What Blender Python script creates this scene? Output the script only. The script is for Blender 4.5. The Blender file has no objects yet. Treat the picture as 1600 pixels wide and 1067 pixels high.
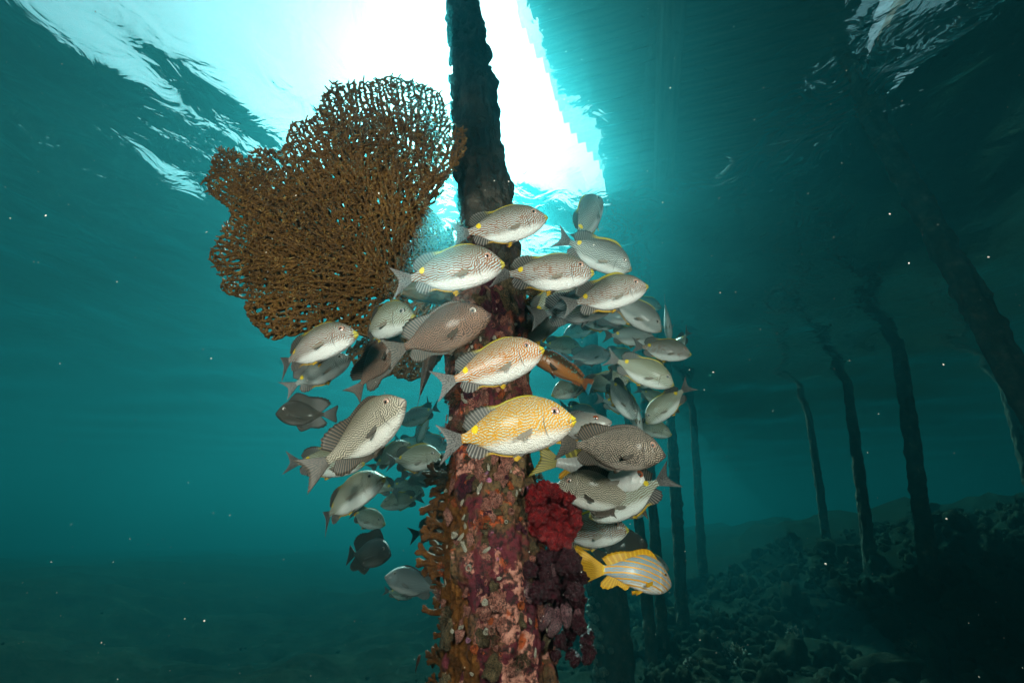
import bpy, bmesh, math, random
import numpy as np
from mathutils import Vector, Matrix, kdtree, noise as mnoise

R = math.radians
SC = bpy.context.scene
COL = SC.collection
rng = np.random.default_rng(7)
random.seed(7)

# ------------------------------------------------------------------ camera
PITCH = R(25.0)
FPX = 671.0                      # focal length in pixels of the 1600 px wide photograph
cam_d = bpy.data.cameras.new('camera')
cam_d.sensor_width = 36.0
cam_d.lens = FPX / 1600.0 * 36.0
cam_d.clip_start = 0.02
cam_d.clip_end = 300.0
cam = bpy.data.objects.new('camera', cam_d)
COL.objects.link(cam)
cam.location = (0, 0, 0)
cam.rotation_euler = (R(90) + PITCH, 0, 0)
SC.camera = cam

# ------------------------------------------------------------------ sky and sun
SUN_EL, SUN_AZ = R(47.0), R(-10.5)          # azimuth measured from +Y towards +X
world = bpy.data.worlds.new('World')
SC.world = world
world.use_nodes = True
wn = world.node_tree
wn.nodes.clear()
w_out = wn.nodes.new('ShaderNodeOutputWorld')
w_bg = wn.nodes.new('ShaderNodeBackground')
w_sky = wn.nodes.new('ShaderNodeTexSky')
w_sky.sky_type = 'NISHITA'
w_sky.sun_disc = False
w_sky.sun_elevation = SUN_EL
w_sky.sun_rotation = SUN_AZ
w_sky.air_density = 1.0
w_sky.dust_density = 3.5
w_sky.ozone_density = 0.6
w_bg.inputs['Strength'].default_value = 0.05
w_hs = wn.nodes.new('ShaderNodeHueSaturation')        # thin high cloud takes most of the blue out
w_hs.inputs['Saturation'].default_value = 0.35
wn.links.new(w_sky.outputs['Color'], w_hs.inputs['Color'])
wn.links.new(w_hs.outputs['Color'], w_bg.inputs['Color'])
wn.links.new(w_bg.outputs['Background'], w_out.inputs['Surface'])

sun_d = bpy.data.lights.new('sun', 'SUN')
sun_d.energy = 5.0
sun_d.angle = R(0.6)
sun_d.color = (1.0, 0.94, 0.84)
sun = bpy.data.objects.new('sun', sun_d)
COL.objects.link(sun)
_s = Vector((math.sin(SUN_AZ) * math.cos(SUN_EL), math.cos(SUN_AZ) * math.cos(SUN_EL), math.sin(SUN_EL)))
sun.rotation_euler = _s.to_track_quat('Z', 'Y').to_euler()
sun.location = _s * 20

# the photographer's two underwater strobes, out on arms at either side of the camera
STROBE_W = (22.5, 22.5)
for _k, (_x, _y, _z, _tx, _ty, _tz) in enumerate(((-0.62, -0.12, 0.36, -0.24, 1.1, 0.42), (0.62, -0.12, 0.30, 0.06, 1.1, 0.20))):
    _l = bpy.data.lights.new('camera_strobe', 'SPOT')
    _l.energy = STROBE_W[_k]
    _l.spot_size = R(105)
    _l.spot_blend = 0.8
    _l.shadow_soft_size = 0.14
    _l.color = (1.0, 0.88, 0.76)
    _o = bpy.data.objects.new('camera_strobe', _l)
    COL.objects.link(_o)
    _o.location = (_x, _y, _z)
    _o.rotation_euler = (Vector((_tx, _ty, _tz)) - Vector((_x, _y, _z))).to_track_quat('-Z', 'Y').to_euler()

vs = SC.view_settings
vs.view_transform = 'Standard'
vs.look = 'None'
vs.exposure = 1.6
vs.gamma = 1.0
vs.use_curve_mapping = False
SC.render.engine = 'CYCLES'
cy = SC.cycles
cy.use_denoising = True
try:
    cy.denoiser = 'OPENIMAGEDENOISE'
    cy.denoising_input_passes = 'RGB_ALBEDO_NORMAL'
    cy.denoising_prefilter = 'ACCURATE'
except Exception:
    pass
cy.max_bounces = 7
cy.diffuse_bounces = 2
cy.glossy_bounces = 3
cy.transmission_bounces = 6
cy.transparent_max_bounces = 16
cy.volume_bounces = 0
cy.sample_clamp_indirect = 4.0
cy.sample_clamp_direct = 0.0
cy.use_adaptive_sampling = True
cy.adaptive_threshold = 0.03

# ------------------------------------------------------------------ where a pixel of the photograph lies in the place
CT, ST = math.cos(PITCH), math.sin(PITCH)
def ray(px, py):
    cx, cyy = (px - 800.0) / FPX, (533.5 - py) / FPX
    return Vector((cx, CT - cyy * ST, ST + cyy * CT))        # per metre of depth along the lens axis
def P(px, py, d):
    return ray(px, py) * d
def PY(px, py, Y):
    r = ray(px, py)
    return r * (Y / r.y)

WATER_Z = 2.45
DECK_Z = 3.35

# ------------------------------------------------------------------ helpers
def tag(o, label=None, cat=None, group=None, kind=None):
    if label: o['label'] = label
    if cat: o['category'] = cat
    if group: o['group'] = group
    if kind: o['kind'] = kind
    return o
def mesh(name, verts, faces, smooth=True, uv=None, mats=None, midx=None):
    me = bpy.data.meshes.new(name)
    me.from_pydata([tuple(v) for v in verts], [], [tuple(f) for f in faces])
    if smooth:
        me.polygons.foreach_set('use_smooth', [True] * len(me.polygons))
    if uv is not None:
        l = me.uv_layers.new(name='UVMap')
        li = np.empty(len(me.loops), dtype=np.int32)
        me.loops.foreach_get('vertex_index', li)
        l.data.foreach_set('uv', np.asarray(uv, dtype=np.float32)[li].ravel())
    for m in (mats or []):
        me.materials.append(m)
    if midx is not None:
        me.polygons.foreach_set('material_index', midx)
    me.update()
    return me
def link(name, me, parent=None):
    o = bpy.data.objects.new(name, me)
    COL.objects.link(o)
    if parent is not None:
        o.parent = parent
    return o
def empty(name, loc=(0, 0, 0)):
    o = bpy.data.objects.new(name, None)
    o.empty_display_size = 0.05
    o.location = loc
    COL.objects.link(o)
    return o
def fbm(p, octv=4, s=1.0):
    v, a = 0.0, 1.0
    q = Vector(p) * s
    for _ in range(octv):
        v += a * mnoise.noise(q)
        q = q * 2.03 + Vector((3.1, 7.7, 1.3))
        a *= 0.5
    return v
def smooth01(a, b, x):
    t = np.clip((np.asarray(x, dtype=float) - a) / (b - a), 0, 1)
    return t * t * (3 - 2 * t)

class Mat:
    """small wrapper for building node materials"""
    def __init__(s, name):
        s.m = bpy.data.materials.new(name)
        s.m.use_nodes = True
        s.nt = s.m.node_tree
        s.nt.nodes.clear()
        s.out = s.nt.nodes.new('ShaderNodeOutputMaterial')
    def n(s, typ, **kw):
        nd = s.nt.nodes.new(typ)
        for k, v in kw.items():
            setattr(nd, k, v)
        return nd
    def put(s, sock, v):
        if isinstance(v, bpy.types.NodeSocket):
            s.nt.links.new(v, sock)
        elif v is not None:
            if isinstance(v, (tuple, list)) and len(v) == 3 and sock.type == 'RGBA':
                v = (*v, 1.0)
            sock.default_value = v
    def math(s, op, a, b=None, c=None, clamp=False):
        nd = s.n('ShaderNodeMath', operation=op, use_clamp=clamp)
        for i, v in enumerate((a, b, c)):
            if v is not None:
                s.put(nd.inputs[i], v)
        return nd.outputs[0]
    def vmath(s, op, a, b=None, scale=None):
        nd = s.n('ShaderNodeVectorMath', operation=op)
        s.put(nd.inputs[0], a)
        if b is not None: s.put(nd.inputs[1], b)
        if scale is not None: s.put(nd.inputs['Scale'], scale)
        return nd.outputs['Value'] if op in ('LENGTH', 'DISTANCE', 'DOT_PRODUCT') else nd.outputs['Vector']
    def mix(s, f, a, b, mode='MIX'):
        nd = s.n('ShaderNodeMix', data_type='RGBA', blend_type=mode)
        s.put(nd.inputs[0], f); s.put(nd.inputs[6], a); s.put(nd.inputs[7], b)
        return nd.outputs[2]
    def ramp(s, f, stops, interp='LINEAR'):
        nd = s.n('ShaderNodeValToRGB')
        nd.color_ramp.interpolation = interp
        el = nd.color_ramp.elements
        while len(el) < len(stops): el.new(0.5)
        for e, (p, c) in zip(el, stops):
            e.position = p
            e.color = (c, c, c, 1) if isinstance(c, (int, float)) else (*c, 1)
        s.put(nd.inputs[0], f)
        return nd.outputs['Color']
    def step(s, x, a, b):
        nd = s.n('ShaderNodeMapRange', interpolation_type='SMOOTHSTEP', clamp=True)
        s.put(nd.inputs[0], x); s.put(nd.inputs[1], a); s.put(nd.inputs[2], b)
        return nd.outputs[0]
    def noise(s, vec, scale, detail=3, rough=0.55, dist=0.0, out='Fac'):
        nd = s.n('ShaderNodeTexNoise')
        s.put(nd.inputs['Vector'], vec); s.put(nd.inputs['Scale'], scale)
        s.put(nd.inputs['Detail'], detail); s.put(nd.inputs['Roughness'], rough); s.put(nd.inputs['Distortion'], dist)
        return nd.outputs[out]
    def voro(s, vec, scale, feature='F1', out='Distance', rand=1.0):
        nd = s.n('ShaderNodeTexVoronoi', feature=feature)
        s.put(nd.inputs['Vector'], vec); s.put(nd.inputs['Scale'], scale); s.put(nd.inputs['Randomness'], rand)
        return nd.outputs[out]
    def xyz(s, v):
        nd = s.n('ShaderNodeSeparateXYZ'); s.put(nd.inputs[0], v)
        return nd.outputs
    def cxyz(s, x, y, z=0.0):
        nd = s.n('ShaderNodeCombineXYZ')
        s.put(nd.inputs[0], x); s.put(nd.inputs[1], y); s.put(nd.inputs[2], z)
        return nd.outputs[0]
    def bump(s, h, strength=0.4, dist=0.01, normal=None):
        nd = s.n('ShaderNodeBump')
        s.put(nd.inputs['Strength'], strength); s.put(nd.inputs['Distance'], dist); s.put(nd.inputs['Height'], h)
        if normal is not None: s.put(nd.inputs['Normal'], normal)
        return nd.outputs[0]
    def bsdf(s, color, rough=0.6, spec=0.4, normal=None, **kw):
        b = s.n('ShaderNodeBsdfPrincipled')
        s.put(b.inputs['Base Color'], color); s.put(b.inputs['Roughness'], rough)
        s.put(b.inputs['Specular IOR Level'], spec)
        if normal is not None: s.put(b.inputs['Normal'], normal)
        for k, v in kw.items():
            s.put(b.inputs[k.replace('_', ' ')], v)
        return b.outputs[0]
    def mixs(s, f, a, b):
        nd = s.n('ShaderNodeMixShader')
        s.put(nd.inputs[0], f); s.nt.links.new(a, nd.inputs[1]); s.nt.links.new(b, nd.inputs[2])
        return nd.outputs[0]
    def done(s, shader):
        s.nt.links.new(shader, s.out.inputs['Surface'])
        return s.m
    def coord(s, which='Object'):
        return s.n('ShaderNodeTexCoord').outputs[which]

# ------------------------------------------------------------------ water surface: reflects, refracts and lets the sun through
def wave_h(x, y):
    h = 0.0
    for k, (lam, amp, ang, ph) in enumerate(WAVES):
        kx, ky = math.cos(ang) * 2 * math.pi / lam, math.sin(ang) * 2 * math.pi / lam
        h = h + amp * np.sin(kx * x + ky * y + ph + 0.6 * np.sin(0.9 * y - 0.6 * x + k))
    return h
_wr = random.Random(5)
WAVES = [(lam, lam * st / (2 * math.pi), _wr.uniform(0, 6.28), _wr.uniform(0, 6.28))
         for lam, st in ((2.6, .035), (1.7, .035), (1.15, .045), (.8, .045), (.55, .045), (.37, .035), (.26, .02))]
def build_water():
    m = Mat('water_surface')
    co = m.coord('Object')
    bmp = m.bump(m.noise(co, 4.5, 3, 0.5, 1.2), 0.5, 0.02)
    fr = m.n('ShaderNodeFresnel'); fr.inputs['IOR'].default_value = 1.33
    m.put(fr.inputs['Normal'], bmp)
    gl = m.n('ShaderNodeBsdfGlossy'); gl.inputs['Roughness'].default_value = 0.02
    gl.inputs['Color'].default_value = (0.97, 0.98, 0.98, 1); m.put(gl.inputs['Normal'], bmp)
    rf = m.n('ShaderNodeBsdfRefraction'); rf.inputs['IOR'].default_value = 1.33; rf.inputs['Roughness'].default_value = 0.0
    rf.inputs['Color'].default_value = (1, 1, 1, 1); m.put(rf.inputs['Normal'], bmp)
    tr = m.n('ShaderNodeBsdfTransparent')
    through = m.mixs(0.65, rf.outputs[0], tr.outputs[0])
    mat = m.done(m.mixs(fr.outputs[0], through, gl.outputs[0]))
    n = 300
    ux = np.linspace(-1, 1, n); uy = np.linspace(-1, 1, n)
    xs = 5 * ux + 52 * ux ** 7
    ys = 3.0 + 5 * uy + np.where(uy > 0, 60, 14) * uy ** 7
    X, Y = np.meshgrid(xs, ys)
    Z = wave_h(X, Y)
    v = np.stack([X, Y, Z], -1).reshape(-1, 3)
    i = np.arange(n * n).reshape(n, n)
    f = np.stack([i[:-1, :-1], i[:-1, 1:], i[1:, 1:], i[1:, :-1]], -1).reshape(-1, 4)
    o = link('water', mesh('water', v.tolist(), f.tolist(), mats=[mat]))
    o.location = (0, 0, WATER_Z)
    tag(o, 'rippled sea surface seen from below, bright where the sky shows through', 'water', kind='structure')
build_water()

def build_haze():
    m = Mat('sea_water_volume')
    pv = m.n('ShaderNodeVolumePrincipled')
    pv.inputs['Color'].default_value = (0.03, 0.280, 0.335, 1)
    pv.inputs['Density'].default_value = 0.18
    pv.inputs['Anisotropy'].default_value = 0.87
    pv.inputs['Absorption Color'].default_value = (0.0, 0.49, 0.55, 1)
    m.nt.links.new(pv.outputs[0], m.out.inputs['Volume'])
    x, y0, y1, z0, z1 = 62, -22, 72, -3.2, 4.2
    v = [(a, b, c) for a in (-x, x) for b in (y0, y1) for c in (z0, z1)]
    f = [(0, 1, 3, 2), (4, 6, 7, 5), (0, 4, 5, 1), (2, 3, 7, 6), (0, 2, 6, 4), (1, 5, 7, 3)]
    o = link('haze', mesh('haze', v, f, smooth=False, mats=[m.m]))
    tag(o, 'teal sea water that fades distant things to blue green', 'water', kind='stuff')
build_haze()
# ------------------------------------------------------------------ seabed
def ground_z(x, y):
    x = np.asarray(x, dtype=float); y = np.asarray(y, dtype=float)
    z = -1.05 + 0.07 * np.clip(x, 0, 4) + 1.35 * smooth01(2.4, 10.0, x + 0.22 * np.clip(y - 5, -5, 6)) 
    z = z + 0.55 * smooth01(-3.0, -9.0, x) + 0.35 * np.exp(-((x + 1.2) / 2.2) ** 2 - ((y - 9.5) / 2.0) ** 2)
    z = z - 0.25 * np.exp(-((x + 3.2) / 2.0) ** 2 - ((y - 7) / 2.5) ** 2)
    return z
def gz(x, y):
    return float(ground_z(x, y)) + (0.13 + 0.22 * float(smooth01(2.5, 6, x))) * fbm((x, y, 0.3), 4, 0.9)
def rubble_mat(name, cols, scale=3.0):
    m = Mat(name)
    co = m.coord('Object')
    n1 = m.noise(co, scale, 5, 0.65)
    c = m.ramp(n1, [(0.3, cols[0]), (0.5, cols[1]), (0.62, cols[2]), (0.75, cols[3])])
    v = m.voro(co, scale * 9)
    c = m.mix(m.math('MULTIPLY', v, 0.55), c, (0.03, 0.035, 0.03))
    b = m.bump(m.noise(co, scale * 14, 4, 0.7), 0.8, 0.02)
    return m.done(m.bsdf(c, 1.0, 0.0, b))
M_BED = rubble_mat('seabed_rubble', [(0.003, 0.005, 0.003), (0.008, 0.012, 0.007), (0.014, 0.020, 0.012), (0.040, 0.052, 0.034)], 2.2)
M_RUB = rubble_mat('loose_rubble', [(0.008, 0.010, 0.006), (0.02, 0.024, 0.015), (0.04, 0.042, 0.026), (0.13, 0.125, 0.085)], 4.0)
def build_seabed():
    n = 170
    u = np.linspace(-1, 1, n); w = np.linspace(-1, 1, n)
    xs = 7 * u + 50 * u ** 5
    ys = 5 + 7 * w + np.where(w > 0, 55, 10) * w ** 5
    v = []
    for y in ys:
        for x in xs:
            z = gz(x, y) + 0.09 * fbm((x, y, 5.3), 5, 3.2)
            v.append((x, y, z))
    i = np.arange(n * n).reshape(n, n)
    f = np.stack([i[:-1, :-1], i[:-1, 1:], i[1:, 1:], i[1:, :-1]], -1).reshape(-1, 4)
    o = link('seabed', mesh('seabed', v, f.tolist(), mats=[M_BED]))
    tag(o, 'sloping seabed of rubble and coral under the pier', 'seabed', kind='structure')
    # loose rubble, coral fragments and knobs, too many to count
    base = []
    for k in range(7):
        bm = bmesh.new()
        bmesh.ops.create_icosphere(bm, subdivisions=1 if k < 5 else 2, radius=1)
        for vv in bm.verts:
            nn = 1 + 0.45 * mnoise.noise(vv.co * 1.6 + Vector((k * 9, 0, 0))) + 0.25 * random.uniform(-1, 1)
            vv.co = vv.co * nn
            vv.co.z *= 0.65
        base.append((np.array([q.co[:] for q in bm.verts]), [[q.index for q in ff.verts] for ff in bm.faces]))
        bm.free()
    big = []
    for k in range(5):
        bm = bmesh.new()
        bmesh.ops.create_icosphere(bm, subdivisions=3, radius=1)
        for vv in bm.verts:
            q = vv.co * 1.4 + Vector((k * 5.3, 2, 1))
            vv.co = vv.co * (1 + 0.55 * fbm(q, 4, 1.0) + 0.16 * mnoise.noise(vv.co * 7))
        big.append((np.array([q.co[:] for q in bm.verts]), [[q.index for q in ff.verts] for ff in bm.faces]))
        bm.free()
    V, F = [], []
    off = 0
    rr = random.Random(3)
    zones = [(9000, 0.6, 8.0, 1.4, 9.0, 0.058), (120, -8.0, 1.2, 2.2, 8.0, 0.024), (500, -1.0, 3.0, 2.0, 5.0, 0.035)]
    for cnt, x0, x1, y0, y1, sz in zones:
        for _ in range(cnt):
            x, y = rr.uniform(x0, x1), rr.uniform(y0, y1)
            if fbm((x, y, 9.0), 2, 0.8) < -0.25 and rr.random() < 0.7: continue
            s = sz * rr.uniform(0.3, 1.0) ** 1.6 * (2.6 if rr.random() < 0.05 else 1.0)
            bv, bf = base[rr.randrange(7)] if s < 0.045 else big[rr.randrange(5)]
            a = rr.uniform(0, 6.28)
            ca, sa = math.cos(a), math.sin(a)
            sc = np.array([s * rr.uniform(0.7, 1.5), s * rr.uniform(.6, 1.1), s * rr.uniform(0.6, 1.7)])
            q = bv * sc
            q = np.stack([q[:, 0] * ca - q[:, 1] * sa, q[:, 0] * sa + q[:, 1] * ca, q[:, 2]], 1)
            q += np.array([x, y, gz(x, y) + s * 0.25])
            V.append(q)
            F += [[j + off for j in ff] for ff in bf]
            off += len(bv)
    o = link('coral_rubble', mesh('coral_rubble', np.concatenate(V).tolist(), F, smooth=True, mats=[M_RUB]))
    tag(o, 'loose rubble and broken coral strewn over the seabed', 'rubble', kind='stuff')
build_seabed()

# ------------------------------------------------------------------ pilings
def pile_mesh(name, path, radii, mat, nseg=28, step=0.035, rough=0.018, seed=0, lump=0.5, knob=0.0):
    """a growth-covered timber pile along a polyline of world points with a radius at each"""
    pts = [Vector(p) for p in path]
    seg = [0.0]
    for a, b in zip(pts, pts[1:]): seg.append(seg[-1] + (b - a).length)
    L = seg[-1]
    n = max(12, int(L / step))
    V, UV = [], []
    for i in range(n + 1):
        t = L * i / n
        x = [np.interp(t, seg, [p[k] for p in pts]) for k in range(3)]
        r = np.interp(t, seg, radii)
        ax = (pts[-1] - pts[0]).normalized()
        e1 = ax.cross(Vector((0, 1, 0))).normalized(); e2 = ax.cross(e1)
        for j in range(nseg):
            a = 2 * math.pi * j / nseg
            d = e1 * math.cos(a) + e2 * math.sin(a)
            q = Vector((math.cos(a) * r * 3, math.sin(a) * r * 3, t)) + Vector((seed * 11.3, 0, 0))
            k = fbm(q, 4, 7.0) * rough + lump * rough * fbm(q, 3, 2.2)
            if knob:
                c = mnoise.cell_vector(q * 14.0)
                k += knob * max(0, mnoise.noise(q * 13.0)) ** 1.2
            V.append(Vector(x) + d * (r + k))
            UV.append((j / nseg, t))
    F = []
    for i in range(n):
        for j in range(nseg):
            a, b = i * nseg + j, i * nseg + (j + 1) % nseg
            F.append((a, b, b + nseg, a + nseg))
    F.append(tuple(range(nseg))[::-1]); F.append(tuple(n * nseg + j for j in range(nseg)))
    return mesh(name, V, F, mats=[mat])

def far_pile_mat():
    m = Mat('algae_covered_timber')
    co = m.coord('Object')
    n1 = m.noise(co, 9.0, 5, 0.65)
    c = m.ramp(n1, [(0.32, (0.035, 0.03, 0.022)), (0.5, (0.085, 0.07, 0.05)), (0.62, (0.16, 0.13, 0.09)), (0.74, (0.36, 0.33, 0.25))])
    v = m.voro(co, 34)
    c = m.mix(m.math('MULTIPLY', v, 0.6), c, (0.03, 0.025, 0.02))
    b = m.bump(m.noise(co, 60, 4, 0.7), 0.7, 0.01)
    return m.done(m.bsdf(c, 0.9, 0.15, b))
M_FAR = far_pile_mat()

PILES = [
    # name colour note, base pixel, base depth Y, pixel where it meets the surface, radius base, radius top, label
    (((960, 1067), 3.86, None, 0.150, 0.085), 'pile crusted with pale knobs rising behind the yellow striped fish into the bright window', 11),
    (((1021, 1060), 4.4, (972, 560), 0.062, 0.045), 'slim pile with a bushy growth, nearer of the close pair behind the shoal', 12),
    (((1040, 1060), 4.75, (1000, 560), 0.060, 0.045), 'slim bare pile, farther of the close pair behind the shoal', 13),
    (((1069, 1000), 5.8, (1040, 560), 0.085, 0.07), 'single straight pile just beyond the right edge of the shoal', 14),
    (((1098, 900), 8.6, (1080, 610), 0.09, 0.08), 'faint thin pile fading into teal water behind the shoal', 15),
    (((1290, 835), 8.7, (1252, 575), 0.09, 0.07), 'faint distant pile in the gap of open water, farthest of the leaning piles', 16),
    (((1366, 930), 6.9, (1318, 560), 0.100, 0.075), 'leaning mid distance pile standing on the rubble slope', 17),
    (((1462, 965), 5.3, (1402, 536), 0.105, 0.085), 'stout leaning pile with patchy growth on the dark rubble slope', 18),
    (((1640, 690), 1.95, (1364, 190), 0.080, 0.068), 'nearest leaning pile cut by the right edge of the picture', 19),
    (((1600, 720), 7.2, (1536, 480), 0.10, 0.08), 'dim pile far back in the shade beside the right edge', 20),
]
def build_piles():
    for (bp, Y, tp, rb, rt), lab, sd in PILES:
        b = PY(bp[0], bp[1], Y)
        zb = gz(b.x, b.y) - 0.3
        if tp is None:
            vx = b.x
            t = Vector((b.x - 0.02, Y, DECK_Z - 0.16))
        else:
            t0 = PY(tp[0], tp[1], Y)
            k = (DECK_Z - 0.16 - b.z) / (t0.z - b.z)
            t = b + (t0 - b) * k
        k = (zb - b.z) / (t.z - b.z)
        b2 = b + (t - b) * k
        mid = (b2 + t) / 2 + Vector((0.015, 0, 0))
        origin = Vector((b2.x, b2.y, b2.z))
        loc = [p - origin for p in (b2, mid, t)]
        q = 1.0 if tp is None else 0.8
        o = link('pile', pile_mesh('pile', loc, (rb * q, (rb + rt) / 2 * q, rt * q), M_FAR, 36, 0.02, 0.017, sd, 0.35, 0.02))
        o.location = origin
        tag(o, lab, 'pile', 'piles standing under the pier')
build_piles()

# ------------------------------------------------------------------ pier overhead
EDGE_DIR = Vector((0.28, 1.0, 0)).normalized()
EDGE_N = Vector((EDGE_DIR.y, -EDGE_DIR.x, 0))
EDGE_O = Vector((-0.02, 0.55, 0))
def wood_mat():
    m = Mat('weathered_timber')
    co = m.coord('Object')
    st = m.n('ShaderNodeMapping'); m.put(st.inputs['Vector'], co); st.inputs['Scale'].default_value = (1.0, 12, 12)
    n1 = m.noise(st.outputs[0], 3.0, 5, 0.6)
    c = m.ramp(n1, [(0.3, (0.03, 0.024, 0.018)), (0.7, (0.11, 0.085, 0.06))])
    return m.done(m.bsdf(c, 0.85, 0.2, m.bump(n1, 0.5, 0.01)))
M_WOOD = wood_mat()
def box_mesh(name, sx, sy, sz, mat):
    v = [(a * sx / 2, b * sy / 2, c * sz / 2) for a in (-1, 1) for b in (-1, 1) for c in (-1, 1)]
    f = [(0, 1, 3, 2), (4, 6, 7, 5), (0, 4, 5, 1), (2, 3, 7, 6), (0, 2, 6, 4), (1, 5, 7, 3)]
    me = mesh(name, v, f, smooth=False, mats=[mat])
    bm = bmesh.new(); bm.from_mesh(me)
    bmesh.ops.bevel(bm, geom=bm.edges[:], offset=min(sx, sy, sz) * 0.08, segments=1, affect='EDGES')
    bm.to_mesh(me); bm.free()
    return me
def build_pier():
    root = empty('pier', EDGE_O + Vector((0, 0, DECK_Z)))
    tag(root, 'dark timber pier deck overhead that shades the water', 'pier')
    root.rotation_euler = (0, 0, math.atan2(EDGE_DIR.y, EDGE_DIR.x))
    # local x runs along the pier, local -y runs across it, away from the open water
    W = 4.6
    pm = box_mesh('plank', 2.28, 0.117, 0.05, M_WOOD)
    rr = random.Random(4)
    glint_gaps = {(10, 1), (11, 1), (15, 1), (16, 1), (6, 1), (20, 1)}  # boards left out on purpose, so sky through the gaps makes glints
    for k2 in range(-32, 76):
        k = k2 / 2
        for b in range(2):
            if (int(k), b) in glint_gaps and k > 0: continue
            o = link('plank', pm, root)
            o.location = (k * 0.245, -1.15 - 2.3 * b + (0.24 * math.sin(k * 0.35 - 0.18) + 0.03 * math.sin(k * 1.6) + rr.uniform(-0.01, 0.01) if b == 0 else 0), 0.03 + rr.uniform(-0.004, 0.004))
            o.rotation_euler = (0, 0, math.pi / 2 + rr.uniform(-.006, .006))
    bm_ = box_mesh('beam', 13.4, 0.16, 0.2, M_WOOD)
    for yy in (-0.75, -2.3, -4.35):
        o = link('beam', bm_, root)
        o.location = (2.7, yy, -0.10)
    cm = box_mesh('cross_beam', W - 0.9, 0.2, 0.2, M_WOOD)
    for k in range(-1, 4):
        o = link('cross_beam', cm, root)
        o.location = (k * 2.75 + 0.7, -W / 2 - 0.35, -0.303)
        o.rotation_euler = (0, 0, math.pi / 2)
build_pier()
# ------------------------------------------------------------------ the main pile with its crust of growth
MAIN_Y = 1.25
def main_pile_mat():
    m = Mat('encrusted_pile')
    co = m.coord('Object')
    z = m.xyz(co)[2]
    warp = m.vmath('ADD', co, m.vmath('SCALE', m.noise(co, 9.0, 3, 0.6, out='Color'), scale=0.10))
    n_a = m.noise(warp, 5.5, 4, 0.6)
    n_b = m.noise(m.vmath('ADD', warp, (3.1, 1.7, 0.4)), 8.0, 5, 0.65)
    n_c = m.noise(m.vmath('ADD', warp, (7.7, 4.2, 2.9)), 12.0, 4, 0.6)
    fine = m.noise(co, 70.0, 4, 0.7)
    c = m.ramp(n_a, [(0.34, (0.085, 0.008, 0.018)), (0.46, (0.14, 0.016, 0.024)), (0.50, (0.13, 0.05, 0.022)), (0.60, (0.18, 0.10, 0.04)), (0.72, (0.07, 0.055, 0.028))])
    pink = m.mix(m.step(fine, 0.35, 0.65), (0.28, 0.07, 0.05), (0.60, 0.26, 0.19))
    c = m.mix(m.step(n_b, 0.515, 0.545), c, pink)
    c = m.mix(m.step(n_c, 0.58, 0.64), c, (0.50, 0.085, 0.02))
    c = m.mix(m.step(m.noise(m.vmath('ADD', co, (5, 5, 5)), 17, 3, .5), 0.67, 0.70), c, (0.50, 0.16, 0.30))
    dark = m.step(fine, 0.55, 0.36)  # near-black noise paints deeper shadow into the gaps of the crust
    c = m.mix(m.math('MULTIPLY', dark, 0.9), c, (0.016, 0.009, 0.006))
    up = m.ramp(n_b, [(0.35, (0.022, 0.02, 0.017)), (0.52, (0.06, 0.05, 0.04)), (0.64, (0.12, 0.085, 0.065)), (0.75, (0.20, 0.16, 0.12))])
    f = m.step(m.math('ADD', z, m.math('MULTIPLY', n_a, 0.7)), 2.05, 2.75)
    c = m.mix(f, c, up)
    v = m.voro(warp, 60)
    b = m.bump(m.math('ADD', m.math('MULTIPLY', v, 0.6), m.noise(co, 120, 4, 0.7)), 0.9, 0.008)
    return m.done(m.bsdf(c, 0.62, 0.35, b))
M_MAIN = main_pile_mat()
MAIN_PX = [(1300, 780, .132), (1067, 780, .129), (900, 775, .124), (700, 767, .117), (520, 765, .108), (330, 760, .098), (150, 738, .093), (0, 724, .076), (-300, 700, .07)]
MAIN_PATH = [(PY(px, py, MAIN_Y), r) for py, px, r in MAIN_PX]
PILE_BASE = Vector((MAIN_PATH[1][0].x, MAIN_Y, -1.4))
def pile_axis(z):
    zs = [p.z for p, _ in MAIN_PATH]
    return float(np.interp(z, zs, [p.x for p, _ in MAIN_PATH])), float(np.interp(z, zs, [r for _, r in MAIN_PATH]))
def pile_surf(a, z, off=0.0):
    """point on the main pile's skin; a = 0 faces the camera, positive to the right"""
    x, r = pile_axis(z)
    return Vector((x + math.sin(a) * (r + off), MAIN_Y - math.cos(a) * (r + off), z))
def lump_mesh(name, mat, k, sub=3, amp=0.35, bump=0.16, fr=5.0, flat=1.0):
    bm = bmesh.new()
    bmesh.ops.create_icosphere(bm, subdivisions=sub, radius=1)
    for v in bm.verts:
        p = v.co.copy()
        q = p * 1.3 + Vector((k * 7.1, 2, 3))
        d = 1 + amp * mnoise.noise(q) + bump * mnoise.noise(p * fr + Vector((k, 0, 5))) + bump * 0.5 * mnoise.noise(p * fr * 2.3)
        v.co = p * d
        v.co.z *= flat
    me = bpy.data.meshes.new(name)
    bm.to_mesh(me); bm.free()
    me.polygons.foreach_set('use_smooth', [True] * len(me.polygons))
    me.materials.append(mat)
    return me
def growth_mat(name, c0, c1, c2, scale=30, rough=0.55):
    m = Mat(name)
    co = m.coord('Object')
    inf = m.n('ShaderNodeObjectInfo').outputs['Random']
    n1 = m.noise(m.vmath('ADD', co, m.cxyz(inf, inf, inf)), 1.4, 4, 0.65)
    c = m.ramp(n1, [(0.32, c0), (0.5, c1), (0.68, c2)])
    v = m.voro(co, scale * 0.25)
    c = m.mix(m.step(v, 0.35, 0.75), c, tuple(x * 0.35 for x in c0))
    return m.done(m.bsdf(c, rough, 0.4, m.bump(m.noise(co, scale * .4, 3, 0.6), 0.6, 0.1)))
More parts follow.
